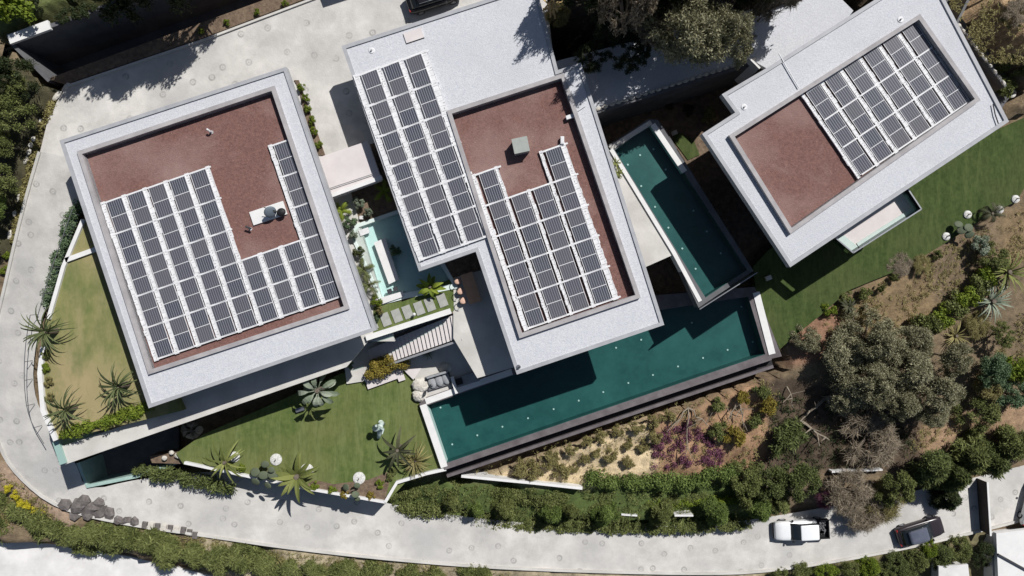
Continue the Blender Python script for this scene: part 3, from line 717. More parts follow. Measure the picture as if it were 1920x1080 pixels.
def array(o, uu, vv, cols, z, where, wfrac=.76, strip=True, tiltdeg=3.0, zs=None):
    """cols: {column: (first row, last row)}"""
    o = Vector(o); uu = Vector(uu); vv = Vector(vv); k = (HC - z) / FPX
    ang = math.atan2(-uu.y, uu.x); wm = uu.length * k * wfrac; lm = vv.length * k - .035
    fd, cs = panel_meshes(wm, lm); ncol = 0
    for ci, (r0, r1) in cols.items():
        ncol += 1
        for r_ in range(r0, r1 + 1):
            q = o + uu * (ci + wfrac / 2) + vv * (r_ + .5); c = P(q.x, q.y, z)
            cnt = r_ - r0 + 1
            e = empty('solar_panel', c, 0, f'dark solar panel, {ORD[cnt]} from top in {ORD[ncol]} column, {where}', 'solar panel', 'solar panels on the villa roofs')
            e.rotation_euler = (math.radians(random.uniform(-.4, .4)), -math.radians(tiltdeg + random.uniform(-.5, .5)), ang)
            inst(fd, 'frame', e)
            for cd, lc in cs: inst(cd, 'cells', e, loc=lc)
    return ang, wm, lm
def strip_(o, uu, vv, pos, r0, r1, z, label, wd, dark=True, seed=0, ends=.12):
    """white ballast tray running down the array between two panel columns"""
    r = random.Random(seed); o = Vector(o); uu = Vector(uu); vv = Vector(vv); k = (HC - z) / FPX
    ang = math.atan2(-uu.y, uu.x); q = o + uu * pos + vv * r0; q2 = o + uu * pos + vv * r1; a = P(q.x, q.y, z); b = P(q2.x, q2.y, z)
    e = empty('mounting_rail', (a + b) / 2, ang, label, 'mounting rail', 'white mounting rails of the solar panels'); L = (b - a).length + ends * 2
    n = int(L / .38); mb = MB(); br = MB()
    for i in range(n):
        y = -L / 2 + L * (i + .5) / n; j = r.uniform(-.05, .05); w2 = wd * r.uniform(.84, 1.08)
        mb.box((j, y, r.uniform(-.008, .01) - .03), (w2, L / n - .012 - r.uniform(0, .012), .09), r.uniform(-.03, .03))
        if r.random() < .45:
            br.box((j + r.uniform(-.3, .3) * wd, y, .025), (r.uniform(.05, .14), .03, .03), r.choice([0, 1.57, .3]))
    nf = len(mb.f); mb.add(br.v, br.f); to = mb.build('tray', M['white'], e); to.data.materials.append(M['bracket'])
    for q_ in to.data.polygons: q_.material_index = 1 if q_.index >= nf else 0
    m2 = MB().box((-wd * .42, 0, -.02), (.035, L, .10)).box((wd * .42, 0, -.02), (.035, L, .10)); m2.build('rail', M['white'], e)
def bars(o, uu, vv, rows, z, label, wd=.07):
    """thin cross rails: rows = [(row, col0, col1)] in array units"""
    o = Vector(o); uu = Vector(uu); vv = Vector(vv); ang = math.atan2(-uu.y, uu.x)
    e = empty('cross_rail_set', P(*(o), z), ang, label, 'mounting rail'); k = (HC - z) / FPX
    for r_, c0, c1 in rows:
        L = (c1 - c0) * uu.length * k; mb = MB().box(((c0 + c1) / 2 * uu.length * k, -r_ * vv.length * k, 0), (L, wd, .06)); mb.build('cross_rail', M['white'], e)
A1 = ((198.9, 379.4), (39.25, -13.4), (19.3, 58.7)); z1 = Z1 - .10
c1 = {0: (0, 4), 1: (0, 4), 2: (0, 4), 3: (0, 4), 4: (0, 4), 5: (3, 4), 6: (3, 4), 7: (3, 4), 8: (0, 4)}
array(*A1, c1, z1, 'left villa roof', .77)
sp = [(-.12, 0, 5), (.885, 0, 5), (1.885, 0, 5), (2.885, 0, 5), (3.885, 0, 5), (4.885, 0, 5), (5.885, 3, 5), (6.885, 3, 5), (7.885, 0, 5), (8.89, 0, 5)]
for i, (p_, a, b) in enumerate(sp):
    strip_(*A1, p_, a, b, z1 - .04, f'white tray rail, {ORD[i + 1]} from the left among the panels on the left villa roof', .28 if 0 < i < 9 else .30, seed=i)
bars(*A1, [(0, -.2, 5)] + [(r_, -.2, 5) for r_ in (1, 2)] + [(3, -.2, 9), (4, -.2, 9), (5, -.2, 9), (0, 7.8, 9), (1, 7.8, 9), (2, 7.8, 9)], z1 - .03, 'thin white cross rails under the panels on the left villa roof', .12)
A2 = ((676.7, 139.6), (41.7, -14.8), (19.35, 57.6))
array(*A2, {0: (0, 5), 1: (0, 5), 2: (0, 5)}, Z1 + .22, 'white strip of middle villa roof', .72)
for i, (p_, wd) in enumerate([(-.16, .38), (.86, .34), (1.86, .34), (2.90, .50)]):
    strip_(*A2, p_, 0, 6, Z1 + .18, f'white tray rail, {ORD[i + 1]} from the left on the white strip of the middle villa roof', wd, seed=20 + i)
bars(*A2, [(r_, -.25, 3.05) for r_ in range(7)], Z1 + .19, 'thin white cross rails on the white strip of the middle villa roof', .16)
A3 = ((897.6, 326.0), (41.7, -14.4), (18.95, 57.75))
array(*A3, {0: (0, 4), 1: (1, 4), 2: (1, 4), 3: (0, 4)}, z1, 'maroon bed of middle villa roof', .70)
for i, (p_, a, wd) in enumerate([(-.20, 0, .34), (.84, 0, .22), (1.84, 1, .22), (2.84, 0, .22), (3.83, 0, .42)]):
    strip_(*A3, p_, a, 5, z1 - .04, f'white tray rail, {ORD[i + 1]} from the left on the maroon bed of the middle villa roof', wd, seed=40 + i)
bars(*A3, [(0, -.2, 1), (0, 2.8, 4)] + [(r_, -.2, 4) for r_ in range(1, 6)], z1 - .03, 'thin white cross rails on the maroon bed of the middle villa roof', .13)
A4 = ((1511.7, 174.0), (35.5, -24.1), (33.8, 51.7)); z3 = Z3 - .10
array(*A4, {i: (0, 2) for i in range(6)}, z3, 'right villa roof', .68)
for i, (p_, wd) in enumerate([(-.14, .22), (.83, .26), (1.83, .26), (2.83, .26), (3.83, .26), (4.83, .26), (5.83, .32)]):
    strip_(*A4, p_, 0, 3, z3 - .04, f'white tray rail, {ORD[i + 1]} from the left among the panels on the right villa roof', wd, seed=60 + i)
bars(*A4, [(r_, 0, 5.7) for r_ in range(4)], z3 - .03, 'thin white cross rails on the right villa roof', .10)

# ------------------------------------------------------------------ roof fittings
def rz_(name, u, v, z, label, cat, build, rz=0, parent=None):
    e = empty(name, P(u, v, z), rz, label, cat); build(e)
    if parent: e.parent = parent; del e['category']
    return e
TH1 = math.radians(18.6)
def b_(e):
    MB().box((0, 0, .45), (1.05, 1.0, .9)).build('housing', mat('vent_housing', (.22, .23, .22), (.28, .29, .28), 2), e)
    MB().box((0, 0, .94), (1.12, 1.07, .06)).build('lid', mat('vent_lid', (.30, .32, .30), (.36, .38, .355), 2), e)
rz_('roof_vent', 976, 277, Z1 - .33, 'square grey ventilation box on the maroon bed of the middle villa roof', 'vent', b_, math.radians(12))
def b_(e):
    MB().tube([(0, 0, 0), (0, 0, .35), (-.05, .06, .45), (-.16, .12, .42)], .07, 8).build('pipe', M['white'], e); MB().cyl((0, 0, 0), .14, .04, 12).build('flange', M['parapet_in'], e)
rz_('vent_pipe', 397, 248, Z1 - .33, 'small white bent vent pipe on the bare maroon part of the left villa roof', 'pipe', b_)
def b_(e):
    MB().cyl((0, 0, 0), .24, .06, 18, .18).build('base', M['white'], e); MB().cyl((0, 0, .06), .06, .12, 10).build('nozzle', M['parapet'], e)
for (u, v, z, lb) in [(697, 95, Z1, 'round white roof drain cap near the top corner of the middle villa roof'), (1395, 201, Z3, 'round white drain cap on the west wing of the right villa roof'), (1688, 37, Z3, 'small round white cap above the panels of the right villa roof')]:
    rz_('drain_cap', u, v, z, lb, 'roof cap', b_, 0, V2 if z == Z1 else V3)
def b_(e): MB().box((0, 0, .05), (1.35, .75, .10)).build('cover', M['pink'], e); MB().box((0, -.39, .03), (1.35, .03, .06)).build('seal', M['darksteel'], e)
rz_('roof_hatch', 776, 67, Z1, 'pale rectangular hatch at the north edge of the middle villa roof', 'hatch', b_, TH1)
def b_(e): MB().box((0, 0, .12), (.55, .28, .24)).build('case', M['white'], e); MB().tube([(.2, 0, .1), (.7, .2, .3), (1.3, .36, .3)], .03, 6).build('cable', M['white'], e)
rz_('junction_box', 1068, 220, Z1 - .2, 'small white box with a cable on the east kerb of the middle villa roof', 'box', b_, TH1)
def b_(e): MB().box((0, 0, .12), (.26, .55, .24)).build('case', M['white'], e); MB().box((0, 0, .25), (.2, .45, .03)).build('lid', M['white'], e)
rz_('junction_box', 1054, 264, Z1 - .2, 'white upright box at the head of the tallest panel column, middle villa', 'box', b_, 0)
def b_(e):
    MB().box((0, 0, .07), (2.55, 1.0, .14), 0).build('base_slab', M['render'], e)
    d = MB(); R = Matrix.Rotation(.7, 4, 'X') @ Matrix.Rotation(.3, 4, 'Y')
    for i in range(5):
        d.ellipsoid((.35, -.1, .75), (.44, .44, .10), R, 18, 6) if i == 0 else None
    d.build('dish', mat('dish_grey', (.12, .15, .18), (.16, .19, .22), 2, .5), e, True)
    MB().tube([(.9, -.25, .1), (.8, -.2, .7), (.4, -.1, .75)], .04, 6).tube([(.8, -.2, .7), (.1, .3, 1.0)], .03, 6).build('arm', M['darksteel'], e)
    MB().ellipsoid((1.0, -.3, .45), (.34, .3, .16), None, 12, 6).build('motor', M['black'], e, True)
rz_('satellite_dish', 504, 400, Z1 - .33, 'dark satellite dish on a white slab beside the panels of the left villa', 'satellite dish', b_, TH1)
def b_(e): MB().tube([(0, 0, 0), (0, 0, .3)], .05, 6).tube([(0, 0, .3), (-.2, .12, .4), (.2, -.02, .4)], .07, 6).build('head', M['darksteel'], e); MB().cyl((0, 0, 0), .12, .04).build('foot', M['white'], e)
rz_('roof_spigot', 470, 429, Z1 - .33, 'tiny dark spigot below the white slab of the left villa roof', 'spigot', b_)
def cable(px, z, label, r=.03, m='steel'):
    pts = [P(u, v, z) for u, v in px]; c0 = pts[0]; e = MB(); e.tube([p - c0 for p in pts], r, 6); o = e.build('conduit', M[m]); o.location = c0; tag(o, label, 'conduit'); return o
cable([(1460, 100), (1476, 128), (1498, 165)], Z3 + .12, 'white conduit crossing the north edge of the right villa roof', .04, 'white')
cable([(600, 360), (622, 352), (700, 326)], 5.36, 'thin grey conduit running along the pinkish link roof')
cable([(1862, 195), (1866, 215), (1872, 232)], Z3 + .14, 'black cable at the east corner of the right villa roof', .04, 'black')
def b_(e): MB().cyl((0, 0, 0), .16, .05).build('base', M['steel'], e); MB().tube([(0, 0, .05), (.02, 0, .3), (.15, .05, .32)], .04, 6).build('head', M['darksteel'], e)
rz_('roof_lamp', 972, 688, Z1 + .1, 'small grey fitting on the south-west corner of the middle villa roof', 'fitting', b_)

# ------------------------------------------------------------------ pools
M['ledge'] = mat('dark_ledge_stone', (.10, .085, .09), (.17, .15, .155), 1, .7)
def pool(name, outer, water, z, depth, zb, label, wallm, tile, watm, lights=(), lightz=.03):
    e = empty(name, (0, 0, 0), 0, label, 'swimming pool')
    ow = PW(outer, z + .12); ww = PW(water, z + .0)
    prismw('basin_wall', atz(ow, z + .12), zb, wallm, e, [atz(ww, z + .12)])
    prismw('basin_floor', atz(inset(ww, -.04), z - depth), z - depth - .3, tile, e)
    ring('lining', inset(ww, -.002), .03, z + .04, z - depth, tile, e)
    o = obj('water', [p for p in atz(inset(ww, .02), z)], [tuple(range(len(ww)))], watm, e)
    if area2(ww) < 0: o.data.flip_normals()
    lm_ = mat('light_glass', (.55, .62, .60), None, rough=.3)
    for u, v in lights:
        p = P(u, v, z - depth); MB().cyl((p.x, p.y, z - depth + .005), .075, .04, 12).build('pool_light', lm_, e)
    return e
LL = [(990, 784), (1038, 767), (1085, 751), (1131, 735), (1178, 718), (1224, 703), (1271, 687), (1318, 671), (1364, 656), (1411, 641), (1155, 652), (1202, 637), (1297, 605), (1390, 575), (848, 833), (895, 816), (942, 800), (826, 764)]
pool('swimming_pool', [(786, 757), (800, 745), (930, 700), (1150, 560), (1415, 538), (1466, 668), (1440, 674), (833, 880)], [(800, 760), (1000, 690), (1180, 590), (1402, 556), (1434, 664), (836, 868)], 0, 1.1, -3.4,
     'long dark green swimming pool with a lit left corner, along the dry slope', M['ledge'], M['poolbottom'], M['water'], LL)
lp_ = D.objects['swimming_pool']
wall('coping', [(793, 759, .2), (833, 876, .2)], .55, -1, M['render'], lp_)
wall('coping', [(1418, 548, .2), (1448, 664, .2)], .55, -1, M['render'], lp_)
wall('coping', [(798, 753, .19), (880, 724, .19), (960, 697, .19)], .5, -.5, M['render'], lp_)
ie = empty('overflow_channel', (0, 0, 0), 0, 'dark overflow channel along the south edge of the long pool', 'channel')
M['ledge'] = mat('dark_ledge_stone', (.10, .085, .09), (.17, .15, .155), 1, .7)
wall('channel_wall', [(838, 893, -.9), (1450, 687, -.9)], .25, -3.4, M['ledge'], ie)
wall('channel_floor', [(836, 886, -1.3), (1448, 680, -1.3)], .5, -3.4, M['black'], ie)
wall('edge_lip', [(833, 877, .14), (1446, 671, .14)], .35, -2.0, M['ledge'], ie)
UL = [(1200, 291), (1225, 280), (1177, 309), (1248, 318), (1202, 349), (1228, 388), (1253, 427), (1279, 466), (1304, 504), (1300, 395), (1325, 434), (1351, 475)]
pool('swimming_pool', [(1141, 272), (1217, 223), (1234, 225), (1413, 508), (1310, 577), (1264, 478)], [(1152, 282), (1218, 234), (1226, 237), (1400, 506), (1322, 558)], 3.4, .9, 2.3,
     'narrow raised green pool between the middle and right villas', M['wallgrey'], M['poolbottom'], M['water'], UL)  # dark basin wall carries the right villa's shade in its colour
wall('pool_support_wall', [(1240, 240, 2.28), (1395, 490, 2.28)], .4, -2.6, M['wallgrey']); tag(D.objects['pool_support_wall'], 'grey wall carrying the raised pool above the sunken garden', 'wall')
up_ = D.objects['swimming_pool.001']
wall('coping', [(1144, 278, 3.56), (1221, 229, 3.56)], .36, 3.0, M['conc'], up_); wall('coping', [(1224, 233, 3.565), (1284, 322, 3.565)], .40, 3.0, M['render'], up_); wall('coping', [(1146, 280, 3.57), (1264, 474, 3.57), (1313, 565, 3.57)], .30, 2.4, M['render'], up_)  # east white coping ends where the painted shade begins
gl = empty('glass_rail', (0, 0, 0), 0, 'glass rail along the south end of the raised pool', 'railing'); wall('pane', [(1312, 580, 4.2), (1420, 511, 4.2)], .04, 3.3, M['glass_rail'], gl); wall('cap', [(1312, 580, 4.24), (1420, 511, 4.24)], .06, 4.201, M['steel'], gl)
# turquoise court pool
cp = pool('court_pool', [(655, 438), (668, 420), (770, 385), (860, 540), (760, 560), (715, 572)], [(662, 440), (674, 426), (765, 394), (848, 532), (757, 550), (717, 562)], 3.42, .35, 2.9,
     'shallow turquoise pool in the court between the left and middle villas', M['turq'], M['turq'], M['water_clear'])
wd_ = empty('sun_platform', (0, 0, 0), 0, 'long white rectangular platform standing in the turquoise court pool', 'platform')
prism('slab', [(701, 455), (722, 446), (748, 524), (729, 533)], 3.56, 3.36, M['render'], wd_); prism('plinth', [(704, 459), (721, 451), (744, 521), (730, 528)], 3.35, 3.08, M['ledge'], wd_)
wd_ = empty('pool_step', (0, 0, 0), 0, 'white step with two dark square grates at the court pool end', 'step')
prism('slab', [(714, 558), (755, 546), (757, 556), (717, 570)], 3.7, 3.1, M['render'], wd_)
for c in ((730, 546), (741, 542)):
    p = P(*c, 3.72); MB().box((p.x, p.y, 3.60), (.33, .33, .24), TH1).build('grate', M['darksteel'], wd_)
q = prism('pool_mat', [(672, 432), (690, 426), (693, 436), (676, 443)], 3.5, 3.3, M['white']); tag(q, 'small white square mat at the north end of the court pool', 'mat')
# court lawn with stepping stones
flat('court_lawn', [(700, 575), (760, 563), (850, 520), (851, 583), (700, 632)], 3.47, M['grass'], 3.0)
SS = [(710, 608), (728, 600), (752, 594), (776, 586), (797, 578), (820, 570), (838, 562)]
SS = [(698, 606), (723, 599), (744, 592), (764, 585), (786, 578), (806, 571), (829, 563)]
for i, (u, v) in enumerate(SS):
    p = P(u, v, 3.55); o = MB().box((0, 0, 0), (.66, 1.0, .08)).build('stepping_stone', M['stone']); o.location = (p.x, p.y, 3.50); o.rotation_euler = (0, 0, TH1 + .04)
    tag(o, f'grey rectangular stepping stone, {ORD[i + 1]} from the left in the court lawn', 'stepping stone', 'stepping stones in the court lawn')
pw = empty('glass_parapet', (0, 0, 0), 0, 'white and green glass parapet between the court lawn and the stairs', 'parapet')
wall('coping', [(686, 634, 3.75), (845, 583, 3.75)], .42, 2.7, M['render'], pw); wall('pane', [(690, 639, 4.0), (843, 590, 4.0)], .05, 2.8, M['glass_rail'], pw)
# stairs
st = empty('staircase', (0, 0, 0), 0, 'long pale staircase running down beside the court to the lawn', 'stairs')
NSt = 23; top0, top1 = P(852, 590, 3.4), P(860, 634, 3.4); bot0, bot1 = P(690, 655, -.1), P(700, 690, -.1)
for i in range(NSt):
    t0, t1 = i / NSt, (i + 1) / NSt; z = 3.4 - (i + 1) * 3.5 / (NSt + 1)
    q = [top0.lerp(bot0, t0), top0.lerp(bot0, t1), top1.lerp(bot1, t1), top1.lerp(bot1, t0)]
    prismw('step', atz(q, z), z - .45, M['pink'], st)
wall('side_wall', [(866, 637, 3.45), (705, 692, .3)], .16, -.4, M['parapet'], st)
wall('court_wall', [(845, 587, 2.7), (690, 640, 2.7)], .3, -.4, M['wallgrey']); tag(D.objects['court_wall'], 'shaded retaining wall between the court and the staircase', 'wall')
# ------------------------------------------------------------------ garden walls, rails
GW = [([(90, 598, 4.4), (118, 500, 4.4), (155, 412, 4.4)], .28, -.2, 'white wall beside the clipped strip on the west lawn edge'),
      ([(122, 488, 4.4), (182, 466, 4.4)], .35, 3.8, 'short white wall crossing the north end of the west lawn'),
      ([(80, 650, 4.4), (74, 700, 4.4), (80, 770, 4.4), (104, 826, 4.4)], .35, -.8, 'curved white wall under the guard rail on the west lawn edge'),
      ([(104, 828, 3.6), (118, 870, 3.6)], .5, -2, 'green-tinged end wall of the long concrete terrace')]
for pts, wd, zb, lb in GW:
    o = wall('garden_wall', pts, wd, zb, M['render'] if 'green' not in lb else M['glass']); tag(o, lb, 'wall')
for pts, wd, zb, lb in [([(345, 868, 0), (430, 886, 0), (560, 914, 0), (722, 942, 0)], .2, -3.6, 'white retaining wall between the middle lawn and the road'),
      ([(722, 942, .05), (744, 905, .05), (800, 888, .05), (836, 880, .05)], .25, -3.6, 'stepped white wall at the east corner of the middle lawn'),
      ([(865, 893, -1.5), (1000, 906, -1.6), (1092, 916, -1.8)], .22, -3.5, 'low cream terrace wall below the dry slope'),
      ([(1560, 885, -3.0), (1655, 881, -3.0)], .15, -4.5, 'short cream wall among the trees above the road'),
      ([(1165, 965, -2.8), (1195, 967, -2.8)], .14, -4.5, 'short white wall piece left of the gap between roadside trees'),
      ([(1265, 967, -3), (1300, 967, -3)], .14, -4.5, 'short white wall piece in the second gap of the roadside trees'),
      ([(1852, 905, -4.4), (1858, 1004, -4.4)], .10, -7, 'tall gate with its shade painted dark and a pale top edge across the driveway'),
      ([(1116, 210, 3.5), (1260, 165, 3.5), (1415, 117, 3.5)], .3, -2.6, 'dark grey retaining wall south of the upper path'),
      ([(1325, 50, 4.1), (1440, 8, 4.1), (1520, -20, 4.1)], .2, 3, 'pale kerb line of stones north of the upper path'),
      ([(1405, 108, 4.3), (1425, 128, 4.3)], .14, 0, 'short white wall end where the upper path meets the right villa'),
      ([(1415, 545, .14), (1470, 672, .14)], .01, -1, '')]:
    if not lb: continue
    o = wall('garden_wall' if 'gate with' not in lb else 'gate', pts, wd, zb, M['gate'] if 'gate' in lb and 'dark' in lb else M['render'] if 'grey' not in lb else M['wallgrey']); tag(o, lb, 'gate' if 'gate with' in lb else 'wall')
gt = D.objects['gate']; wall('top_rail', [(1852, 904, -4.36), (1858, 1005, -4.36)], .16, -4.399, M['render'], gt)
# north retaining wall: shade put into the dark face colour, white coping only where sunlit
rw = empty('retaining_wall', (0, 0, 0), 0, 'tall dark retaining wall along the north-west edge of the site', 'wall')
wall('face', [(18, 76, 5.0), (240, -4, 5.0), (600, -134, 5.0)], .3, -.6, M['wallgrey'], rw)
wall('coping', [(16, 74, 5.14), (92, 46, 5.14)], .7, 4.9, M['render'], rw)
wall('side', [(18, 78, 4.9), (92, 152, 3.6)], .25, -.6, M['wallgrey'], rw)
gr = empty('glass_rail', (0, 0, 0), 0, 'green glass rail going down the west corner by the retaining wall', 'railing')
wall('pane', [(10, 82, 5.6), (-6, 150, 5.0)], .06, 3.5, M['glass_rail'], gr)
def rail(px, h, label, step=1.9):
    pts = densify(smoothpath(PW(px, None), 2), step); e = empty('guard_rail', pts[0], 0, label, 'railing'); o0 = pts[0]
    mb = MB(); mb.tube([p - o0 + Vector((0, 0, h)) for p in pts], .03, 6); mb.build('top_rail', M['railsteel'], e)
    last = None
    for p in pts:
        if last is not None and (p - last).length < step * .8: continue
        last = p; MB().tube([p - o0 - Vector((0, 0, .1)), p - o0 + Vector((0, 0, h))], .025, 5).build('post', M['railsteel'], e)
rail([(70, 590, 1.7), (60, 650, 1.2), (58, 720, .7), (66, 780, .2), (95, 828, -.3)], .8, 'thin dark guard rail along the inside of the bend')
rail([(84, 600, 4.3), (106, 520, 4.3), (150, 395, 4.3)], .9, 'thin grey guard rail beside the hedge strip on the west lawn')

# ------------------------------------------------------------------ furniture, sculpture
tb = empty('dining_table', P(884, 540, 3.43), math.radians(-72), 'long light wood dining table half in shade on the terrace', 'table')
MB().box((0, 0, .74), (2.3, .95, .05)).build('tabletop', M['wood'], tb)
for sx_ in (-1, 1):
    for sy in (-1, 1): MB().tube([(sx_ * 1.0, sy * .38, 0), (sx_ * 1.0, sy * .38, .71)], .035, 6).build('leg', M['darksteel'], tb)
def chair(u, v, label):
    e = empty('dining_chair', P(u, v, 3.9), math.radians(18), label, 'chair', 'chairs on the west side of the dining table'); e.location.z = 3.43
    MB().ellipsoid((0, 0, .47), (.26, .26, .06), None, 14, 6).build('cushion', M['cushion'], e, True)
    MB().tube([(.18 * math.cos(t) * 1.5 - .02, .27 * math.sin(t) * 1.0, .78) for t in [1.3 + k * .37 for k in range(10)]], .03, 6).build('backrest', M['black'], e)
    for k in range(4):
        a = .785 + k * 1.571; MB().tube([(.24 * math.cos(a), .24 * math.sin(a), 0), (.19 * math.cos(a), .19 * math.sin(a), .43)], .02, 5).build('leg', M['black'], e)
    for k in (1.5, 4.2): MB().tube([(.2 * math.cos(k), .22 * math.sin(k), .43), (.25 * math.cos(k) - .05, .27 * math.sin(k), .78)], .02, 5).build('back_post', M['black'], e)
for (u, v, lb) in [(858, 527, 'round peach-cushioned chair, northernmost of three at the table'), (863, 546, 'round peach-cushioned chair, middle of three at the table'), (868, 564, 'round peach-cushioned chair, southernmost of three at the table')]: chair(u, v, lb)
lamp = empty('garden_lamp', P(778, 589, 3.5), 0, 'small white globe lamp standing between two stepping stones', 'lamp')
MB().ellipsoid((0, 0, .42), (.13, .13, .13)).build('globe', M['white'], lamp, True); MB().tube([(0, 0, -.02), (0, 0, .3)], .025, 6).build('post', M['darksteel'], lamp)
sb = empty('sunbed', P(822, 714, .35), math.radians(17), 'grey cushioned daybed on the lower patio at the pool corner', 'sunbed'); sb.location.z = -.1
MB().box((0, 0, .18), (2.0, 1.15, .2)).build('base', M['wallgrey'], sb)
for k, x in enumerate((-.55, .05, .62)): MB().ellipsoid((x, 0, .36), (.34, .54, .14), None, 10, 6).build('cushion', M['fabric'], sb, True)
MB().box((.1, .52, .5), (1.8, .16, .5)).build('backrest', M['fabric'], sb)
sb = empty('lounge_sofa', P(870, 716, .35), math.radians(17), 'white framed lounge sofa with a dark square cushion by the pool', 'sofa'); sb.location.z = -.1
MB().box((.3, .1, .2), (1.9, .8, .25)).build('base', M['fabric'], sb); MB().box((-.8, 0, .35), (.25, 1.4, .7)).build('armrest', M['render'], sb); MB().box((-.35, .15, .45), (.5, .5, .22)).build('cushion', M['black'], sb)
par = empty('closed_parasol', P(806, 724, .5), 0, 'folded grey parasol with pale rock base at the pool corner', 'parasol'); par.location.z = -.1
MB().cyl((0, 0, 0), .3, .1, 14).build('base', M['palerock'], par); MB().tube([(0, 0, 0), (.1, .1, 1.2), (.35, .3, 2.2)], [.03, .03, .02], 6).build('pole', M['darksteel'], par); MB().tube([(.08, .08, .9), (.2, .18, 1.5), (.36, .31, 2.3)], [.05, .16, .03], 8).build('canopy', M['fabric'], par)
for i, (u, v, s_, lb) in enumerate([(790, 722, .75, 'large pale rounded boulder at the pool corner by the daybed'), (786, 742, .6, 'smaller pale boulder south of the daybed at the pool corner'), (835, 690, .5, 'flat green-tinged boulder north of the daybed')]):
    o = MB().ellipsoid((0, 0, 0), (s_, s_ * .8, s_ * .45), None, 12, 8, .12, i).build('boulder', M['palerock'], None, False); p = P(u, v, 0); o.location = (p.x, p.y, 0); tag(o, lb, 'boulder')
sc = empty('sculpture', P(708, 806, 1), 0, 'pale green twisted sculpture standing on the middle lawn', 'sculpture'); sc.location.z = -.3
MB().tube([(0, .35, 0), (.18, .3, .5), (.1, .1, 1.0), (-.12, .2, 1.5), (.02, .45, 1.9)], [.2, .26, .34, .3, .12], 9).tube([(.1, .1, 1.0), (.05, -.4, .8), (-.1, -.8, .3), (-.1, -.9, 0)], [.26, .2, .16, .08], 8).tube([(.1, .2, 1.3), (.4, 0, 1.1), (.3, -.4, .9)], [.14, .12, .05], 7).build('figure', M['verdigris'], sc, True)
RING = [(575, 882, .62, -.3, 'white gravel ring right of the yellow-green agave on the middle lawn'), (673, 897, .58, -.3, 'white gravel ring with cactus at the east end of the lawn border'), (517, 862, .55, -.3, 'white gravel ring behind the grey cactus clump'), (439, 857, .5, -.3, 'white gravel ring beside the westernmost lawn palm'),
 (1815, 402, .38, -.6, 'white ring standing alone on the right lawn'), (1875, 393, .38, -.6, 'white ring beside the dark spiky plant on the right lawn'), (1905, 373, .38, -.6, 'white ring nearest the right picture edge, lower of two'), (1775, 443, .38, -.6, 'white ring at the lawn edge under grey cactus'), (1898, 175, .4, -.3, 'white ring beside the east corner of the right villa')]
for (u, v, r_, z, lb) in RING:
    e = empty('planting_ring', P(u, v, z + .1), 0, lb, 'planting ring', 'round white planting rings'); e.location.z = z
    MB().cyl((0, 0, 0), r_ * .88, .10, 24, r_ * .84).build('rim', M['ringg'], e); MB().ellipsoid((0, 0, .1), (r_ * .78, r_ * .78, .07), None, 20, 6, .05, 1).build('gravel', M['stone'] if 0 else M['ringg'], e); MB().tube([(0, 0, .1), (.03, 0, .45)], [.05, .03], 6).build('stem', M['trunk'], e)
# pallets / timber heap
for i, (u, v, a, lb) in enumerate([(1078, 62, .5, 'yellow timber pallet lying uppermost on the dark slope'), (1098, 78, .7, 'yellow timber pallet lying lower on the dark slope')]):
    z = ground_z(u, v) + .25; e = empty('pallet', P(u, v, z), a, lb, 'pallet')
    for k in range(6): MB().box((0, -.6 + k * .24, .1), (1.5, .11, .03)).build('board', M['yellowwood'], e)
    for k in (-.6, 0, .6): MB().box((k, 0, 0), (.1, 1.35, .12)).build('bearer', M['yellowwood'], e)
e = empty('timber_stack', P(1040, 12, 5), .4, 'jumble of orange planks at the top edge beside the middle villa', 'timber')
for k in range(9): MB().box((random.uniform(-.5, .5), random.uniform(-.6, .6), k * .05), (random.uniform(1, 1.8), .12, .04), random.uniform(0, 3)).build('plank', M['yellowwood'], e)

# ------------------------------------------------------------------ vehicles
def loft(mb, secs, n=16):
    """secs: (x, halfwidth, z0, z1, roundness)"""
    for si, (x, hw, z0, z1_, rd) in enumerate(secs):
        zc, hh = (z0 + z1_) / 2, (z1_ - z0) / 2
        for k in range(n):
            a = 2 * math.pi * (k + .5) / n; ca_, sa = math.cos(a), math.sin(a); p_ = rd
            mb.v.append((x, hw * math.copysign(abs(ca_) ** p_, ca_), zc + hh * math.copysign(abs(sa) ** p_, sa)))
    b0 = len(mb.v) - n * len(secs)
    for i in range(len(secs) - 1):
        for k in range(n):
            a = b0 + i * n; mb.f.append((a + k, a + n + k, a + n + (k + 1) % n, a + (k + 1) % n))
    mb.f.append(tuple(b0 + k for k in range(n))); mb.f.append(tuple(b0 + (len(secs) - 1) * n + k for k in range(n))[::-1]); return mb
def carpaint(name, c): return mat(name, c, tuple(x * 1.05 for x in c), 3, .25, 0, spec=.5)
def wheels(e, xf, xr, hw, r_=.36):
    for x in (xf, xr):
        for s in (1, -1):
            wv = []; mb = MB(); mb.tube([(x, s * (hw - .22), r_), (x, s * hw, r_)], r_, 18); w_ = mb.build('wheel', M['black'], e)
            MB().tube([(x, s * (hw - .02), r_), (x, s * (hw + .015), r_)], r_ * .62, 12).build('rim', M['steel'], w_)
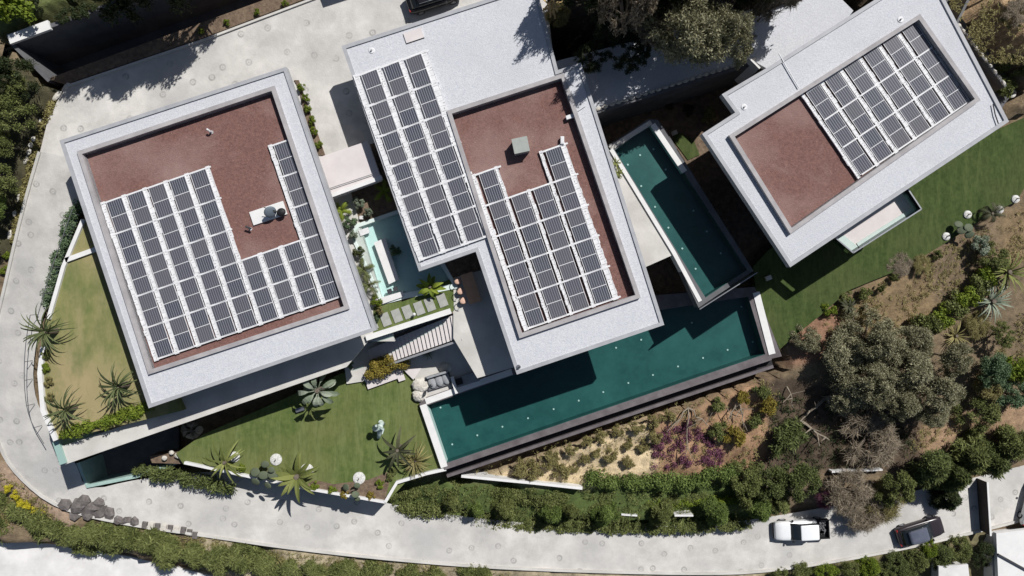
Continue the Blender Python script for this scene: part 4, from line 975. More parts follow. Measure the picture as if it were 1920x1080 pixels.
def car(u, v, z, ang, kind, paint, label, cat):
    e = empty('parked_car' if kind != 'pickup' else 'pickup_truck', P(u, v, z + .8), math.radians(ang), label, cat); e.location.z = z
    if kind == 'pickup':
        e.scale = (.9,) * 3
        mb = loft(MB(), [(2.62, .72, .40, .82, .5), (2.5, .86, .36, 1.0, .45), (1.9, .92, .32, 1.10, .4), (1.15, .93, .32, 1.16, .35), (.9, .93, .32, 1.16, .35), (-1.35, .93, .32, 1.14, .35), (-1.42, .93, .32, 1.12, .3)]); mb.build('body', paint, e, True)
        loft(MB(), [(1.22, .80, 1.08, 1.12, .5), (.42, .76, 1.08, 1.70, .45), (.25, .76, 1.08, 1.73, .45), (-1.20, .76, 1.08, 1.72, .45), (-1.42, .76, 1.08, 1.45, .45)]).build('cabin_glass', M['window'], e, True)
        loft(MB(), [(.40, .70, 1.69, 1.74, .6), (.30, .74, 1.68, 1.765, .5), (-1.20, .74, 1.68, 1.765, .5), (-1.36, .70, 1.64, 1.72, .6)]).build('cabin_roof', paint, e, True)
        bd = MB().box((-2.05, 0, .62), (1.2, 1.78, .12)); bd.box((-2.05, .87, .82), (1.2, .10, .5)).box((-2.05, -.87, .82), (1.2, .10, .5)).box((-2.6, 0, .82), (.09, 1.66, .5)).box((-1.48, 0, .82), (.09, 1.66, .5)); bd.build('cargo_bed', M['black'], e)
        cg = MB()
        for k in range(14): cg.box((random.uniform(-2.4, -1.7), random.uniform(-.6, .6), .75), (random.uniform(.2, .5), random.uniform(.1, .3), .12), random.uniform(0, 3))
        cg.build('load', M['wallgrey'], e)
        MB().box((2.60, 0, .55), (.12, 1.5, .22)).build('bumper', M['black'], e)
        for s in (1, -1):
            MB().box((2.48, s * .70, .82), (.16, .28, .14)).build('headlight', M['steel'], e); MB().box((.95, s * 1.0, 1.15), (.14, .2, .14)).build('mirror', M['black'], e)
        wheels(e, 1.65, -1.75, .93)
    else:
        e.scale = (.92,) * 3
        h = 1.62 if kind == 'suv' else 1.45
        mb = loft(MB(), [(2.28, .55, .42, .72, .5), (2.15, .80, .35, .88, .45), (1.7, .90, .30, .98, .4), (1.0, .93, .28, 1.02, .35), (-1.2, .94, .28, 1.02, .35), (-1.9, .90, .30, 1.02, .4), (-2.2, .82, .36, .96, .45), (-2.28, .7, .42, .8, .5)]); mb.build('body', paint, e, True)
        loft(MB(), [(1.05, .78, .95, .99, .5), (.35, .76, .95, h - .06, .5), (-.2, .77, .95, h - .01, .5), (-1.4, .75, .95, h - .06, .5), (-2.0, .68, .95, 1.05, .5)]).build('cabin_glass', M['window'], e, True)
        loft(MB(), [(.30, .60, h - .10, h - .03, .6), (.15, .66, h - .09, h, .5), (-1.25, .66, h - .09, h - .005, .5), (-1.5, .58, h - .14, h - .06, .6)]).build('roof', paint if kind != 'suv' else mat('blue_grey_roof', (.09, .10, .14), (.12, .13, .17), 2, .25, spec=.5), e, True)
        for s in (1, -1):
            MB().tube([(.2, s * .64, h + .02), (-.5, s * .66, h + .06), (-1.3, s * .62, h + .0)], .025, 6).build('roof_rail', M['steel'], e)
            MB().box((2.14, s * .66, .74), (.14, .26, .12)).build('headlight', M['steel'], e); MB().box((-2.2, s * .68, .85), (.10, .24, .14)).build('tail_light', mat('tail_red', (.3, .02, .02)), e); MB().box((.85, s * 1.02, 1.02), (.12, .2, .13)).build('mirror', M['black'], e)
        wheels(e, 1.4, -1.4, .93, .35)
    return e
WP = carpaint('white_car_paint', (.78, .79, .80))
car(1503, 994, -5.0, 183, 'pickup', WP, 'white pickup truck with a black open load bed parked on the driveway', 'pickup truck')
car(1727, 997, -5.6, 17, 'suv', carpaint('black_brown_paint', (.03, .024, .028)), 'dark sport utility car with a blue-grey roof parked near the gate', 'car')
car(1944, 947, -5.9, 75, 'car', WP, 'white car cut off by the right picture edge beyond the gate', 'car')
car(812, -10, 3.4, 18, 'car', carpaint('black_paint', (.012, .012, .014)), 'black car at the top picture edge above the middle villa', 'car')

# ------------------------------------------------------------------ neighbour plots
flat('courtyard', COURTW, -4.2, M['courtyard'], -5)
flat('courtyard', [(1858, 1002), (2100, 980), (2100, 1300), (1850, 1300), (1862, 1080)], -5.4, M['courtyard'], -8)
nb = empty('neighbour_building', (0, 0, 0), 0, 'white flat-roofed building in the bottom right corner', 'house')
prism('roof', [(1868, 1000), (1990, 985), (1990, 1200), (1875, 1200), (1872, 1090)], -4.6, -5.0, M['render'], nb); prism('wall', [(1876, 1010), (1980, 995), (1980, 1190), (1884, 1190)], -5.01, -8, M['wallgrey'], nb)
wall('roof_edge', [(1872, 1040, -4.45), (1930, 1072, -4.45)], .18, -4.62, M['darksteel'], nb)
nb = empty('garden_shed', (0, 0, 0), 0, 'small white pitched roof at the bottom edge left of the corner building', 'shed')
prism('roof', [(1760, 1062), (1815, 1058), (1822, 1120), (1760, 1120)], -4.8, -5.0, M['courtyard'], nb); prism('wall', [(1764, 1066), (1810, 1062), (1816, 1115), (1764, 1115)], -5.01, -8, M['render'], nb)
car_port = None

# ------------------------------------------------------------------ rocks
RK = [(125, 945, .55), (148, 950, .7), (160, 938, .6), (172, 952, .65), (190, 960, .6), (206, 962, .5), (165, 966, .5), (186, 944, .45), (140, 965, .45), (222, 975, .42), (236, 976, .36), (252, 978, .4)]
for i, (u, v, s_) in enumerate(RK):
    z = ground_z(u, v); p = P(u, v, z + .2); o = MB().ellipsoid((0, 0, 0), (s_ * 1.25, s_ * 1.0, s_ * .7), None, 6, 4, .26, i + 5).build('rock', M['rock']); o.location = (p.x, p.y, z + .18); o.rotation_euler = (.1 * (i % 3), .12 * (i % 2), i)
    tag(o, f'grey-brown angular rock, number {i+1} from the west in the heap beside the bend' if 0 else f'grey-brown angular rock, {["westernmost","second westernmost","northernmost large","central","east-central","upper eastern","southern","top middle","south-western","first of the thin eastern tail","second of the thin eastern tail","last of the thin eastern tail"][i]} in the roadside heap', 'rock', 'rocks heaped beside the road bend')
BR = [(272, 984), (284, 986), (296, 987), (308, 989), (320, 990), (332, 992), (344, 994), (356, 998), (366, 1003)]
o = None
for i, (u, v) in enumerate(BR):
    z = ground_z(u, v); p = P(u, v, z + .2); o = MB().box((0, 0, 0), (.42, .55, .35)).build('kerb_stone', M['rock' if i not in (1, 3, 5) else 'palerock']); o.location = (p.x, p.y, z + .15); o.rotation_euler = (0, 0, -.15 + .05 * (i % 3))
    tag(o, f'block stone, {ORD[i+1]} from the left in the row east of the rock heap', 'stone', 'row of block stones east of the rock heap')
EDG = [(124, 163, .35, .16, 50), (106, 180, .4, .18, 48), (74, 227, .25, .14, 60), (66, 245, .2, .13, 60), (62, 260, .18, .12, 65), (57, 272, .18, .12, 65), (54, 285, .2, .12, 70), (52, 296, .3, .14, 70), (48, 302, .2, .12, 70), (44, 325, .2, .12, 75), (34, 370, .3, .13, 75), (27, 400, .22, .12, 78), (18, 440, .32, .13, 76)]
for i, (u, v, a, b__, dg) in enumerate(EDG):
    z = ground_z(u, v); p = P(u, v, z + .15); o = MB().ellipsoid((0, 0, 0), (a * 1.3, b__ * 1.3, .16), None, 9, 5, .1, i).build('edging_stone', M['palerock']); o.location = (p.x, p.y, max(z, 0) + .12); o.rotation_euler = (0, 0, math.radians(dg))
    nm = ['first', 'second', 'third', 'fourth', 'fifth', 'sixth', 'seventh', 'eighth', 'ninth', 'tenth', 'eleventh', 'twelfth', 'thirteenth'][i]
    tag(o, f'white edging stone, {nm} from the top along the west bed', 'stone', 'white stones edging the west bed')

# ------------------------------------------------------------------ vegetation
# trees behind the north wall (their shadow falls on the forecourt)
for i, (u, v, r_, h, lb) in enumerate([(240, -80, 2.9, 8.4, 'tree behind the north-west wall, leftmost of four above the frame'), (300, -100, 2.8, 8.6, 'tree behind the north-west wall, second of four above the frame'), (360, -105, 2.3, 8.0, 'tree behind the north-west wall, third of four above the frame'), (190, -45, 2.2, 6.8, 'small tree behind the north-west wall, lowest of five'), (140, -62, 2.2, 8.2, 'tree behind the north-west wall, nearest the lit coping')]):
    tree('tree', u, v, 4.9, r_, h, 'airy' if i == 2 else 'broad', 'l_dark', lb)
tree('tree', 18, 12, 4.9, 1.7, 2.4, 'bush', 'l_bright', 'yellow-green bushy tree in the top left corner', sub=('crown', 'trunk'))
for i, (u, v) in enumerate([(118, 30), (140, 22), (160, 16), (60, 12)]): bush(u, v, .7, .7, 'l_dark', f'dark shrub, {ORD[i+1]} on the bank behind the retaining wall', z=4.9)
cn = empty('canopy', (0, 0, 0), 0, 'unseen flat slab added beyond the top edge to cast a square shadow', 'canopy')
prism('roof', [(620, -46), (676, -64), (660, -120), (600, -100)], 5.6, 5.45, M['parapet'], cn)  # canopy added out of view, only for its shadow on the forecourt
for q_ in [(624, -50), (670, -64)]: p_ = P(*q_, 5.45); MB().tube([(p_.x, p_.y, 3.4), (p_.x, p_.y, 5.45)], .05, 8).build('post', M['darksteel'], cn)
# left belt
LB = [(22, 130, 2.0, 3.0, 'l_dark', 'dark tree of the west belt just below the wall coping'), (52, 160, 1.5, 2.4, 'l_dark', 'dark tree of the west belt beside the first white stone'), (15, 210, 2.0, 3.0, 'l_hedge', 'green tree second down the west belt'),
      (22, 270, 1.5, 2.4, 'l_hedge', 'green tree third down the west belt'), (8, 330, 1.6, 2.4, 'l_hedge', 'green tree fourth down the west belt'), (5, 395, 1.3, 2.2, 'l_conifer', 'dark green tree lowest of the west belt'), (-10, 450, 1.2, 2, 'l_conifer', 'tree at the left edge below the west belt')]
for u, v, r_, h, m_, lb in LB: r_ *= .86; m_ = 'l_mid' if m_ == 'l_conifer' else 'l_hedge' if v > 140 else m_; tree('tree', u - 16, v, None, r_, h, 'broad', m_, lb)
hedge('ground_cover', [(100, 190), (72, 240), (58, 300), (42, 370), (25, 450)], .7, .3, 'l_dry', 'low brown plants in the strip inside the white edging stones', seed=3, cat='bed', rag=.3)
for u, v, lb in [(12, 480, 'small yellow-green shrub at the left edge beside the driveway'), (4, 505, 'lower small yellow-green shrub at the left edge')]: bush(u, v, .4, .5, 'l_bright', lb)
for i, (u, v) in enumerate([(376, 58), (425, 40), (482, 22), (533, 4)]): bush(u, v, .30, .45, 'l_bright', f'small round green shrub, {ORD[i+1]} from the left in the bed below the wall', 'shrubs in the bed below the north-west wall', z=3.45)
# bed on the east side of villa 1
flat('garden_bed', [(551, 150), (560, 165), (572, 220), (592, 290), (610, 292), (560, 150)], 3.5, M['soil'], 3.0)
for i, (u, v) in enumerate([(564, 163), (573, 183), (577, 203), (586, 225), (588, 245), (597, 272)]): bush(u, v, .36, .55, 'l_bright', f'small shrub, {ORD[i+1]} from the top in the bed right of the left villa', 'shrubs in the bed right of the left villa', z=3.5)
# west lawn
hedge('hedge', [(142, 385), (122, 430), (108, 480), (96, 535), (88, 570)], .95, 1.2, 'l_teal', 'blue-green clipped strip between the driveway and the west lawn', seed=11, z=2.6, size=.12)
hedge('hedge', [(118, 815), (150, 802), (200, 788), (240, 775), (275, 765)], 1.0, .9, 'l_bright', 'bright yellow-green hedge at the south end of the west lawn', seed=12, z=3.9)
PM1, PM2, PM3 = [rosette_mesh('crown', nn_, 2.1, .075, 1.15, 1.5, M['l_palmlawn'], sd_, 1.3, fold=.5) for nn_, sd_ in ((30, 1), (26, 2), (28, 3))]
plant('palm', 85, 622, 4.1, PM2, 1.3, 'palm on the west lawn leaning over the guard rail', 'palm', 1, .22)
plant('palm', 222, 725, 4.2, PM1, 1.3, 'palm on the west lawn nearest the left villa', 'palm', .95, .22)
plant('palm', 122, 768, 4.2, PM3, 1.3, 'palm on the west lawn beside the curved wall', 'palm', .9, .22)
for u, v, lb, m_ in [(86, 690, 'small bright shrub under the palm by the guard rail', 'l_bright'), (84, 665, 'small green shrub beside the palm trunk by the guard rail', 'l_hedge'), (90, 716, 'small reddish dry shrub on the west wall corner', 'l_dry'), (92, 745, 'low reddish shrub south of the bright one by the west wall', 'l_dry')]: bush(u, v, .4, .5, m_, lb, z=4.2)
# court planting
for i, (u, v, r_, m_, k, lb) in enumerate([(640, 395, .75, 'l_bright', 'p', 'bright palm at the north-west corner of the court'), (720, 358, .8, 'l_bright', 'p', 'bright palm spilling over the middle villa roof edge'),
     (672, 380, .55, 'l_silver', 'b', 'large silver-leaved plant in the north corner of the court'), (690, 398, .4, 'l_silver', 'b', 'grey-leaved plant beside the white stone in the court'), (655, 418, .55, 'l_teal', 'b', 'round grey-green plant at the west edge of the court pool'),
     (663, 440, .4, 'l_silver', 'b', 'pale plant just below the round one at the court pool'), (672, 472, .5, 'l_palm', 'b', 'green plant halfway along the west side of the court pool'), (680, 505, .8, 'l_palm', 'p', 'palm frond plant leaning over the court pool'),
     (690, 535, .8, 'l_palm', 'p', 'palm frond plant lower along the court pool'), (704, 566, .55, 'l_bright', 'b', 'golden green shrub at the south-west end of the court pool'), (712, 582, .35, 'l_dry', 'b', 'reddish shrub beside the first stepping stones'),
     (806, 538, .75, 'l_bright', 'r', 'bright broad-leaved plant between the court lawn and the terrace'), (742, 470, .55, 'l_teal', 'b', 'green plant on the white platform edge in the court pool'), (703, 598, .35, 'l_teal', 'b', 'grey-green shrub beside the parapet of the court')]):
    if k == 'p': plant('palm', u, v, 3.45, palm_mesh('crown', 12, 1.1, M[m_], 30 + i, .6, nl=11, lw=.022, ll=.28, droop=1.1), .6, lb, 'palm', r_ * 1.2, .08)
    elif k == 'r': plant('banana_plant', u, v, 3.45, rosette_mesh('crown', 13, 1.1, .24, 1.1, 1.3, M[m_], 5, .5), .8, lb, 'plant', 1, .12)
    else: bush(u, v, r_, .9, m_, lb, z=3.42)
o = MB().box((0, 0, 0), (.3, .26, .2)).build('garden_stone', M['courtyard']); o.location = P(678, 408, 3.6); tag(o, 'small white block among the plants in the court', 'stone')
# patio planting
hedge('shrub_block', [(698, 694), (722, 687), (748, 680)], 1.35, 1.2, 'l_gold', 'golden clipped shrub block at the foot of the stairs', n=6500, seed=21, z=-.1, size=.12, cat='shrub')
plant('yucca', 802, 662, -.1, rosette_mesh('crown', 26, .6, .05, 1.2, .9, M['l_silver'], 8, .2), .4, 'round spiky pale green plant in the shade below the stairs', 'plant', 1.0, .1)
bush(646, 680, .75, .9, 'l_teal', 'round grey-green shrub at the east end of the long terrace', z=.6)
for i, pts in enumerate([[(755, 692), (790, 690), (775, 712)], [(740, 697), (753, 693), (760, 712), (748, 716)], [(680, 700), (740, 690), (745, 710), (690, 730)]]):
    o = prism('paving_slab', pts, -.04, -.2, M['pink']); tag(o, ['pale triangular paving slab right of the golden shrubs', 'narrow pale paving slab below the golden shrubs', 'wide pale paving slab under the golden shrub shadow'][i], 'paving slab')
# middle lawn
bq = rosette_mesh('crown', 17, 1.95, .19, 1.2, 1.7, M['l_silver'], 9, 2.6, shape='fan')
plant('fan_palm', 594, 733, -.3, bq, 2.9, 'silver fan palm with big leaves at the shaded edge of the middle lawn', 'palm', 1, .2)
plant('fan_palm', 358, 808, -1.2, rosette_mesh('crown', 8, 1.1, .3, .8, 1.7, M['l_twig'], 4, 1.0, shape='fan'), 1.2, 'withered pale fan palm in the gap below the long terrace', 'palm', 1, .15)
lp = empty('spotlight', P(562, 768, 0), .3, 'small grey floodlight lying on the lawn by the silver palm', 'lamp'); lp.location.z = -.3
MB().box((0, 0, .2), (.7, .3, .25)).build('housing', M['steel'], lp); MB().tube([(0, 0, 0), (0, 0, .1)], .05, 6).build('stand', M['black'], lp)
plant('palm', 420, 868, -.3, rosette_mesh('crown', 14, 1.9, .11, .9, 1.1, M['l_agave'], 12, 1.0), 1.2, 'ragged palm at the west corner of the middle lawn by the white ring', 'palm', 1, .15)
ag = rosette_mesh('crown', 15, 1.7, .22, 1.0, .9, M['l_agave'], 14, .5)
plant('agave', 555, 895, -.3, ag, .8, 'large yellow-green agave hanging over the white wall', 'plant', 1.15, .2)
plant('palm', 745, 845, -.3, rosette_mesh('crown', 11, 1.5, .14, .8, 1.2, M['l_palmdark'], 15, 1.3), 1.4, 'dark sparse palm-like plant on the lawn left of the pool corner', 'plant', 1.15, .12)
plant('yucca', 778, 865, -.3, rosette_mesh('crown', 70, 1.3, .045, 1.2, 1.1, M['l_dry'], 16, .3), .5, 'straw-coloured spiky grass clump beside the pool corner', 'plant', 1.1, .1)
def cactus(u, v, z, pads, label):
    e = empty('cactus', P(u, v, z + .5), 0, label, 'cactus'); e.location.z = z; r = random.Random(u)
    for (dx, dy, dz, s_) in pads:
        R = Matrix.Rotation(r.uniform(-.5, .5), 4, 'X') @ Matrix.Rotation(r.uniform(-.5, .5), 4, 'Y'); o = MB().ellipsoid((dx, dy, dz), (s_, s_ * .85, .06), R, 14, 7).build('pad', M['l_cactus'], e, True)
    MB().tube([(0, 0, -.1), (0, 0, .5)], [.1, .07], 7).tube([(0, 0, .4), (.3, .1, .9)], .05, 5).tube([(0, 0, .4), (-.4, 0, .8)], .05, 5).build('stem', M['trunk'], e)
cactus(498, 888, -.3, [(0, 0, 1.0, .42), (-.75, .2, .8, .42), (.75, .05, .95, .45), (-.75, -.6, .7, .4), (.2, -.95, .6, .36), (.1, .85, .9, .36), (.7, .5, 1.2, .3), (-.3, -.3, .5, .3)], 'clump of big grey-green cactus pads behind the white wall')
cactus(668, 918, -.3, [(-.8, .25, .7, .34), (0, -.3, .8, .34), (.15, .45, .9, .28), (.05, -.8, .4, .26)], 'grey cactus pads in front of the eastern white ring')
cactus(1800, 432, -.6, [(0, 0, .7, .4), (.5, .2, .8, .42), (.7, -.35, .6, .4), (-.2, .5, .6, .36)], 'grey cactus pads on the right lawn edge')
for i, (u, v, m_) in enumerate([(452, 878, 'l_bright'), (590, 912, 'l_bright'), (622, 920, 'l_bright'), (645, 928, 'l_gold'), (695, 930, 'l_gold'), (712, 908, 'l_bright'), (730, 895, 'l_hedge'), (735, 885, 'l_hedge')]):
    bush(u, v, .42, .5, m_, f'small shrub, {ORD[i+1]} from the left along the lawn border above the white wall', 'border shrubs above the white wall', z=-.3)
flat('garden_bed', [(590, 900), (625, 908), (690, 900), (735, 882), (722, 938), (570, 912)], -.26, M['soil'], -1)
flat('garden_bed', [(280, 855), (350, 845), (375, 852), (400, 880), (345, 870), (285, 868)], -1.0, M['soil'], -2.6)
for i, (u, v, s_) in enumerate([(362, 842, .75), (375, 850, .5), (305, 860, .3), (330, 856, .35), (318, 850, .28)]):
    p = P(u, v, -.4); o = MB().ellipsoid((0, 0, 0), (s_ * .8, s_ * .7, s_ * .5), None, 9, 5, .14, i).build('boulder', M['rock' if i < 2 else 'palerock']); o.location = (p.x, p.y, -.7); tag(o, ['big grey boulder west of the middle lawn', 'grey boulder touching the big one west of the lawn', 'leftmost pale stone in the bed beside the garage ramp', 'rightmost pale stone in the bed beside the garage ramp', 'middle pale stone in the bed beside the garage ramp'][i], 'boulder')
hedge('hedge', [(262, 880), (320, 893), (380, 903), (430, 912)], 1.3, 1.5, 'l_conifer', 'feathery green roadside hedge below the west end of the middle lawn', seed=31, z=-2.3, elong=2.5, size=.2)
# south road hedge left
CT = [(10, 930, 1.7), (45, 955, 1.7), (80, 975, 1.5), (115, 985, 1.5), (150, 1000, 1.4), (185, 998, 1.5), (215, 1010, 1.4), (250, 1008, 1.3), (285, 1010, 1.4), (318, 1030, 1.7), (368, 1035, 1.3), (405, 1042, 1.5), (450, 1045, 1.5), (500, 1060, 1.3), (545, 1062, 1.3), (590, 1068, 1.3), (640, 1075, 1.3), (700, 1085, 1.2), (770, 1082, .9), (820, 1078, .8), (880, 1085, .9), (905, 1078, .6), (5, 975, 1.5), (20, 1060, .0)]
NUMS = ['first', 'second', 'third', 'fourth', 'fifth', 'sixth', 'seventh', 'eighth', 'ninth', 'tenth', 'eleventh', 'twelfth', 'thirteenth', 'fourteenth', 'fifteenth', 'sixteenth', 'seventeenth', 'eighteenth', 'nineteenth', 'twentieth', 'twenty-first', 'twenty-second', 'twenty-third', 'twenty-fourth']
for i, (u, v, r_) in enumerate(CT):
    if r_ == 0: continue
    lb = f'feathery conifer, {NUMS[i]} from the left in the row south of the road' if i < 22 else 'feathery conifer at the left edge above the white courtyard'
    tree('conifer', u, v, -4.0 if u < 300 else -4.3, r_ * 1.45, 2.8 if u < 480 else 2.0, 'conifer', 'l_hedge', lb, 'conifer', 'conifers south of the road')
for i, (u, v) in enumerate([(14, 917), (26, 930), (38, 945), (50, 948), (62, 958), (76, 962)]): bush(u, v, .45, .5, 'l_yellow', f'bright yellow flowering shrub, {ORD[i+1]} from the left beside the bend', 'yellow flowering shrubs beside the bend', name='flowering_shrub', cat='flowering shrub')
# dry bushes on the slope
DB = [(975, 880, .75), (1000, 882, .8), (1030, 868, .6), (1055, 885, .75), (1042, 862, .4), (1033, 853, .55), (1070, 843, .5), (1101, 828, .5), (1128, 818, .55), (1158, 808, .5), (1196, 803, .5), (1226, 790, .55), (1257, 782, .5), (1098, 862, .5), (1118, 850, .4), (1144, 856, .6), (1178, 834, .5), (1206, 838, .5), (1178, 866, .55), (1228, 818, .6), (1075, 878, .4), (1232, 822, .35), (1350, 810, .8), (1380, 820, .9), (1345, 760, .6), (1395, 745, .6), (1415, 790, .7), (1440, 760, .9), (1430, 735, .7)]
for i, (u, v, r_) in enumerate(DB):
    nm = NUMS[i] if i < 24 else ['twenty-fifth', 'twenty-sixth', 'twenty-seventh', 'twenty-eighth', 'twenty-ninth'][i - 24]
    col = 'leftmost' if i == 0 else ''
    lb = f'dry olive bush on the sandy slope at {("the left end", "the lower left", "the centre left", "the centre right", "the right end")[min(4, int((u - 960) / 70))]}, {("upper", "middle", "lower")[0 if v < 800 else 1 if v < 850 else 2]} row, {nm} of all'
    lb = f'dry olive bush, {nm} planted on the sandy slope, {("near the pool", "halfway down", "low down")[0 if v < 800 else 1 if v < 850 else 2]}'
    bush(u, v, r_ * 1.15, r_ * 1.3, 'l_dry' if i < 22 else 'l_gold' if i % 2 else 'l_hedge', lb, 'bushes on the sandy slope', kind='drybush')
# purple flowers: ground cover
bl = []
for k in range(90):
    u = random.uniform(1225, 1355); t_ = (u - 1225) / 130; lo = 880 - t_ * 12; hi = 845 - 60 * math.sin(math.pi * min(1, t_ * .9 + .15)); v = random.uniform(hi, lo); z = ground_z(u, v); p = P(u, v, z); bl.append((p.x, p.y, p.z + .06, .32, .32, .14))
pf = inst(cloud('flower_carpet', bl, 7000, .11, 3, m=M['l_purple']), 'flower_carpet'); tag(pf, kind='stuff')
# dead branches
def branch(u0, v0, u1, v1, label, r_=.09, h=.8, seed=0, forks=4):
    rn = random.Random(seed); z0, z1_ = ground_z(u0, v0), ground_z(u1, v1); a, b = P(u0, v0, z0), P(u1, v1, z1_ + h)
    mb = MB(); pts = [a.lerp(b, k / 5) + Vector((rn.uniform(-.12, .12), rn.uniform(-.12, .12), .1)) if 0 < k < 5 else a.lerp(b, k / 5) for k in range(6)]
    mb.tube([p - a for p in pts], [r_ * (1 - k * .14) for k in range(6)], 6)
    for f_ in range(forks):
        s = pts[2 + f_ % 3]; d = Vector((rn.uniform(-1, 1), rn.uniform(-1, 1), .3)).normalized() * rn.uniform(.5, 1.2); mb.tube([s - a, s - a + d * .5 + Vector((0, 0, .05)), s - a + d], [r_ * .5, r_ * .35, .02], 5)
    o = mb.build('bare_branch', M['paletrunk']); o.location = a; tag(o, label, 'branch')
for i, q in enumerate([(1290, 765, 1285, 855, 'long bare pale branch rising over the purple flowers'), (1290, 765, 1250, 810, 'bent bare branch left of the purple flowers'), (1290, 765, 1330, 800, 'bare branch leaning right over the slope bushes'), (1385, 745, 1395, 800, 'bare forked branch among bushes right of the purple flowers'), (1385, 745, 1365, 790, 'thin bare branch left of the forked one'), (1475, 725, 1488, 765, 'bare pale branch at the foot of the olive trees'),
       (1548, 745, 1500, 790, 'thick bare trunk lying in shade left of the olive trunks'), (1550, 748, 1620, 815, 'long pale olive limb reaching down to the right'), (1500, 790, 1555, 825, 'bleached limb lying above the fern clump'), (1545, 748, 1585, 738, 'short pale limb at the top of the shaded hollow')]):
    branch(*q, r_=.075 if i < 6 else .14, seed=i, h=.9)
# hedges on the terraces
hedge('hedge', [(1108, 898), (1160, 900), (1220, 903), (1290, 903), (1345, 895), (1375, 890)], 1.55, 1.1, 'l_mid', 'dense mid-green hedge between the dry slope and the lower terrace', seed=41, z=-2.8)
hedge('hedge', [(745, 925), (800, 915), (870, 918), (950, 928), (1050, 940)], 1.5, .5, 'l_hedge', 'grassy green strip below the cream terrace wall', seed=42, z=-3.1, size=.12)
hedge('hedge', [(750, 950), (790, 958), (830, 960)], 1.3, .7, 'l_hedge', 'low hedge piece beside the east corner of the white wall', seed=43, z=-3.3)
hedge('hedge', [(1050, 940), (1150, 945), (1260, 945), (1390, 935)], .8, .45, 'l_bright', 'thin green strip between the dense hedge and the roadside conifers', seed=44, z=-3.6)
hedge('hedge', [(850, 975), (950, 985), (1060, 990), (1180, 992), (1300, 990), (1400, 985)], .9, .6, 'l_hedge', 'low ragged green verge along the north side of the road', seed=45, z=-4.0, elong=2)
for i, (u, v, r_) in enumerate([(848, 935, 1.4), (895, 950, 1.3), (945, 950, 1.6), (1035, 962, 1.5), (1070, 955, 1.1), (1135, 962, 1.7), (1240, 962, 1.7), (1345, 962, 1.8), (1395, 935, 1.6), (1425, 955, 1.6)]):
    tree('conifer', u, v + 4, -3.8, r_ * .72, 2.5, 'conifer', 'l_mid' if i % 2 else 'l_hedge', f'dark green conifer, {ORD[i+1]} from the left along the north side of the road', 'conifer', 'conifers north of the road')
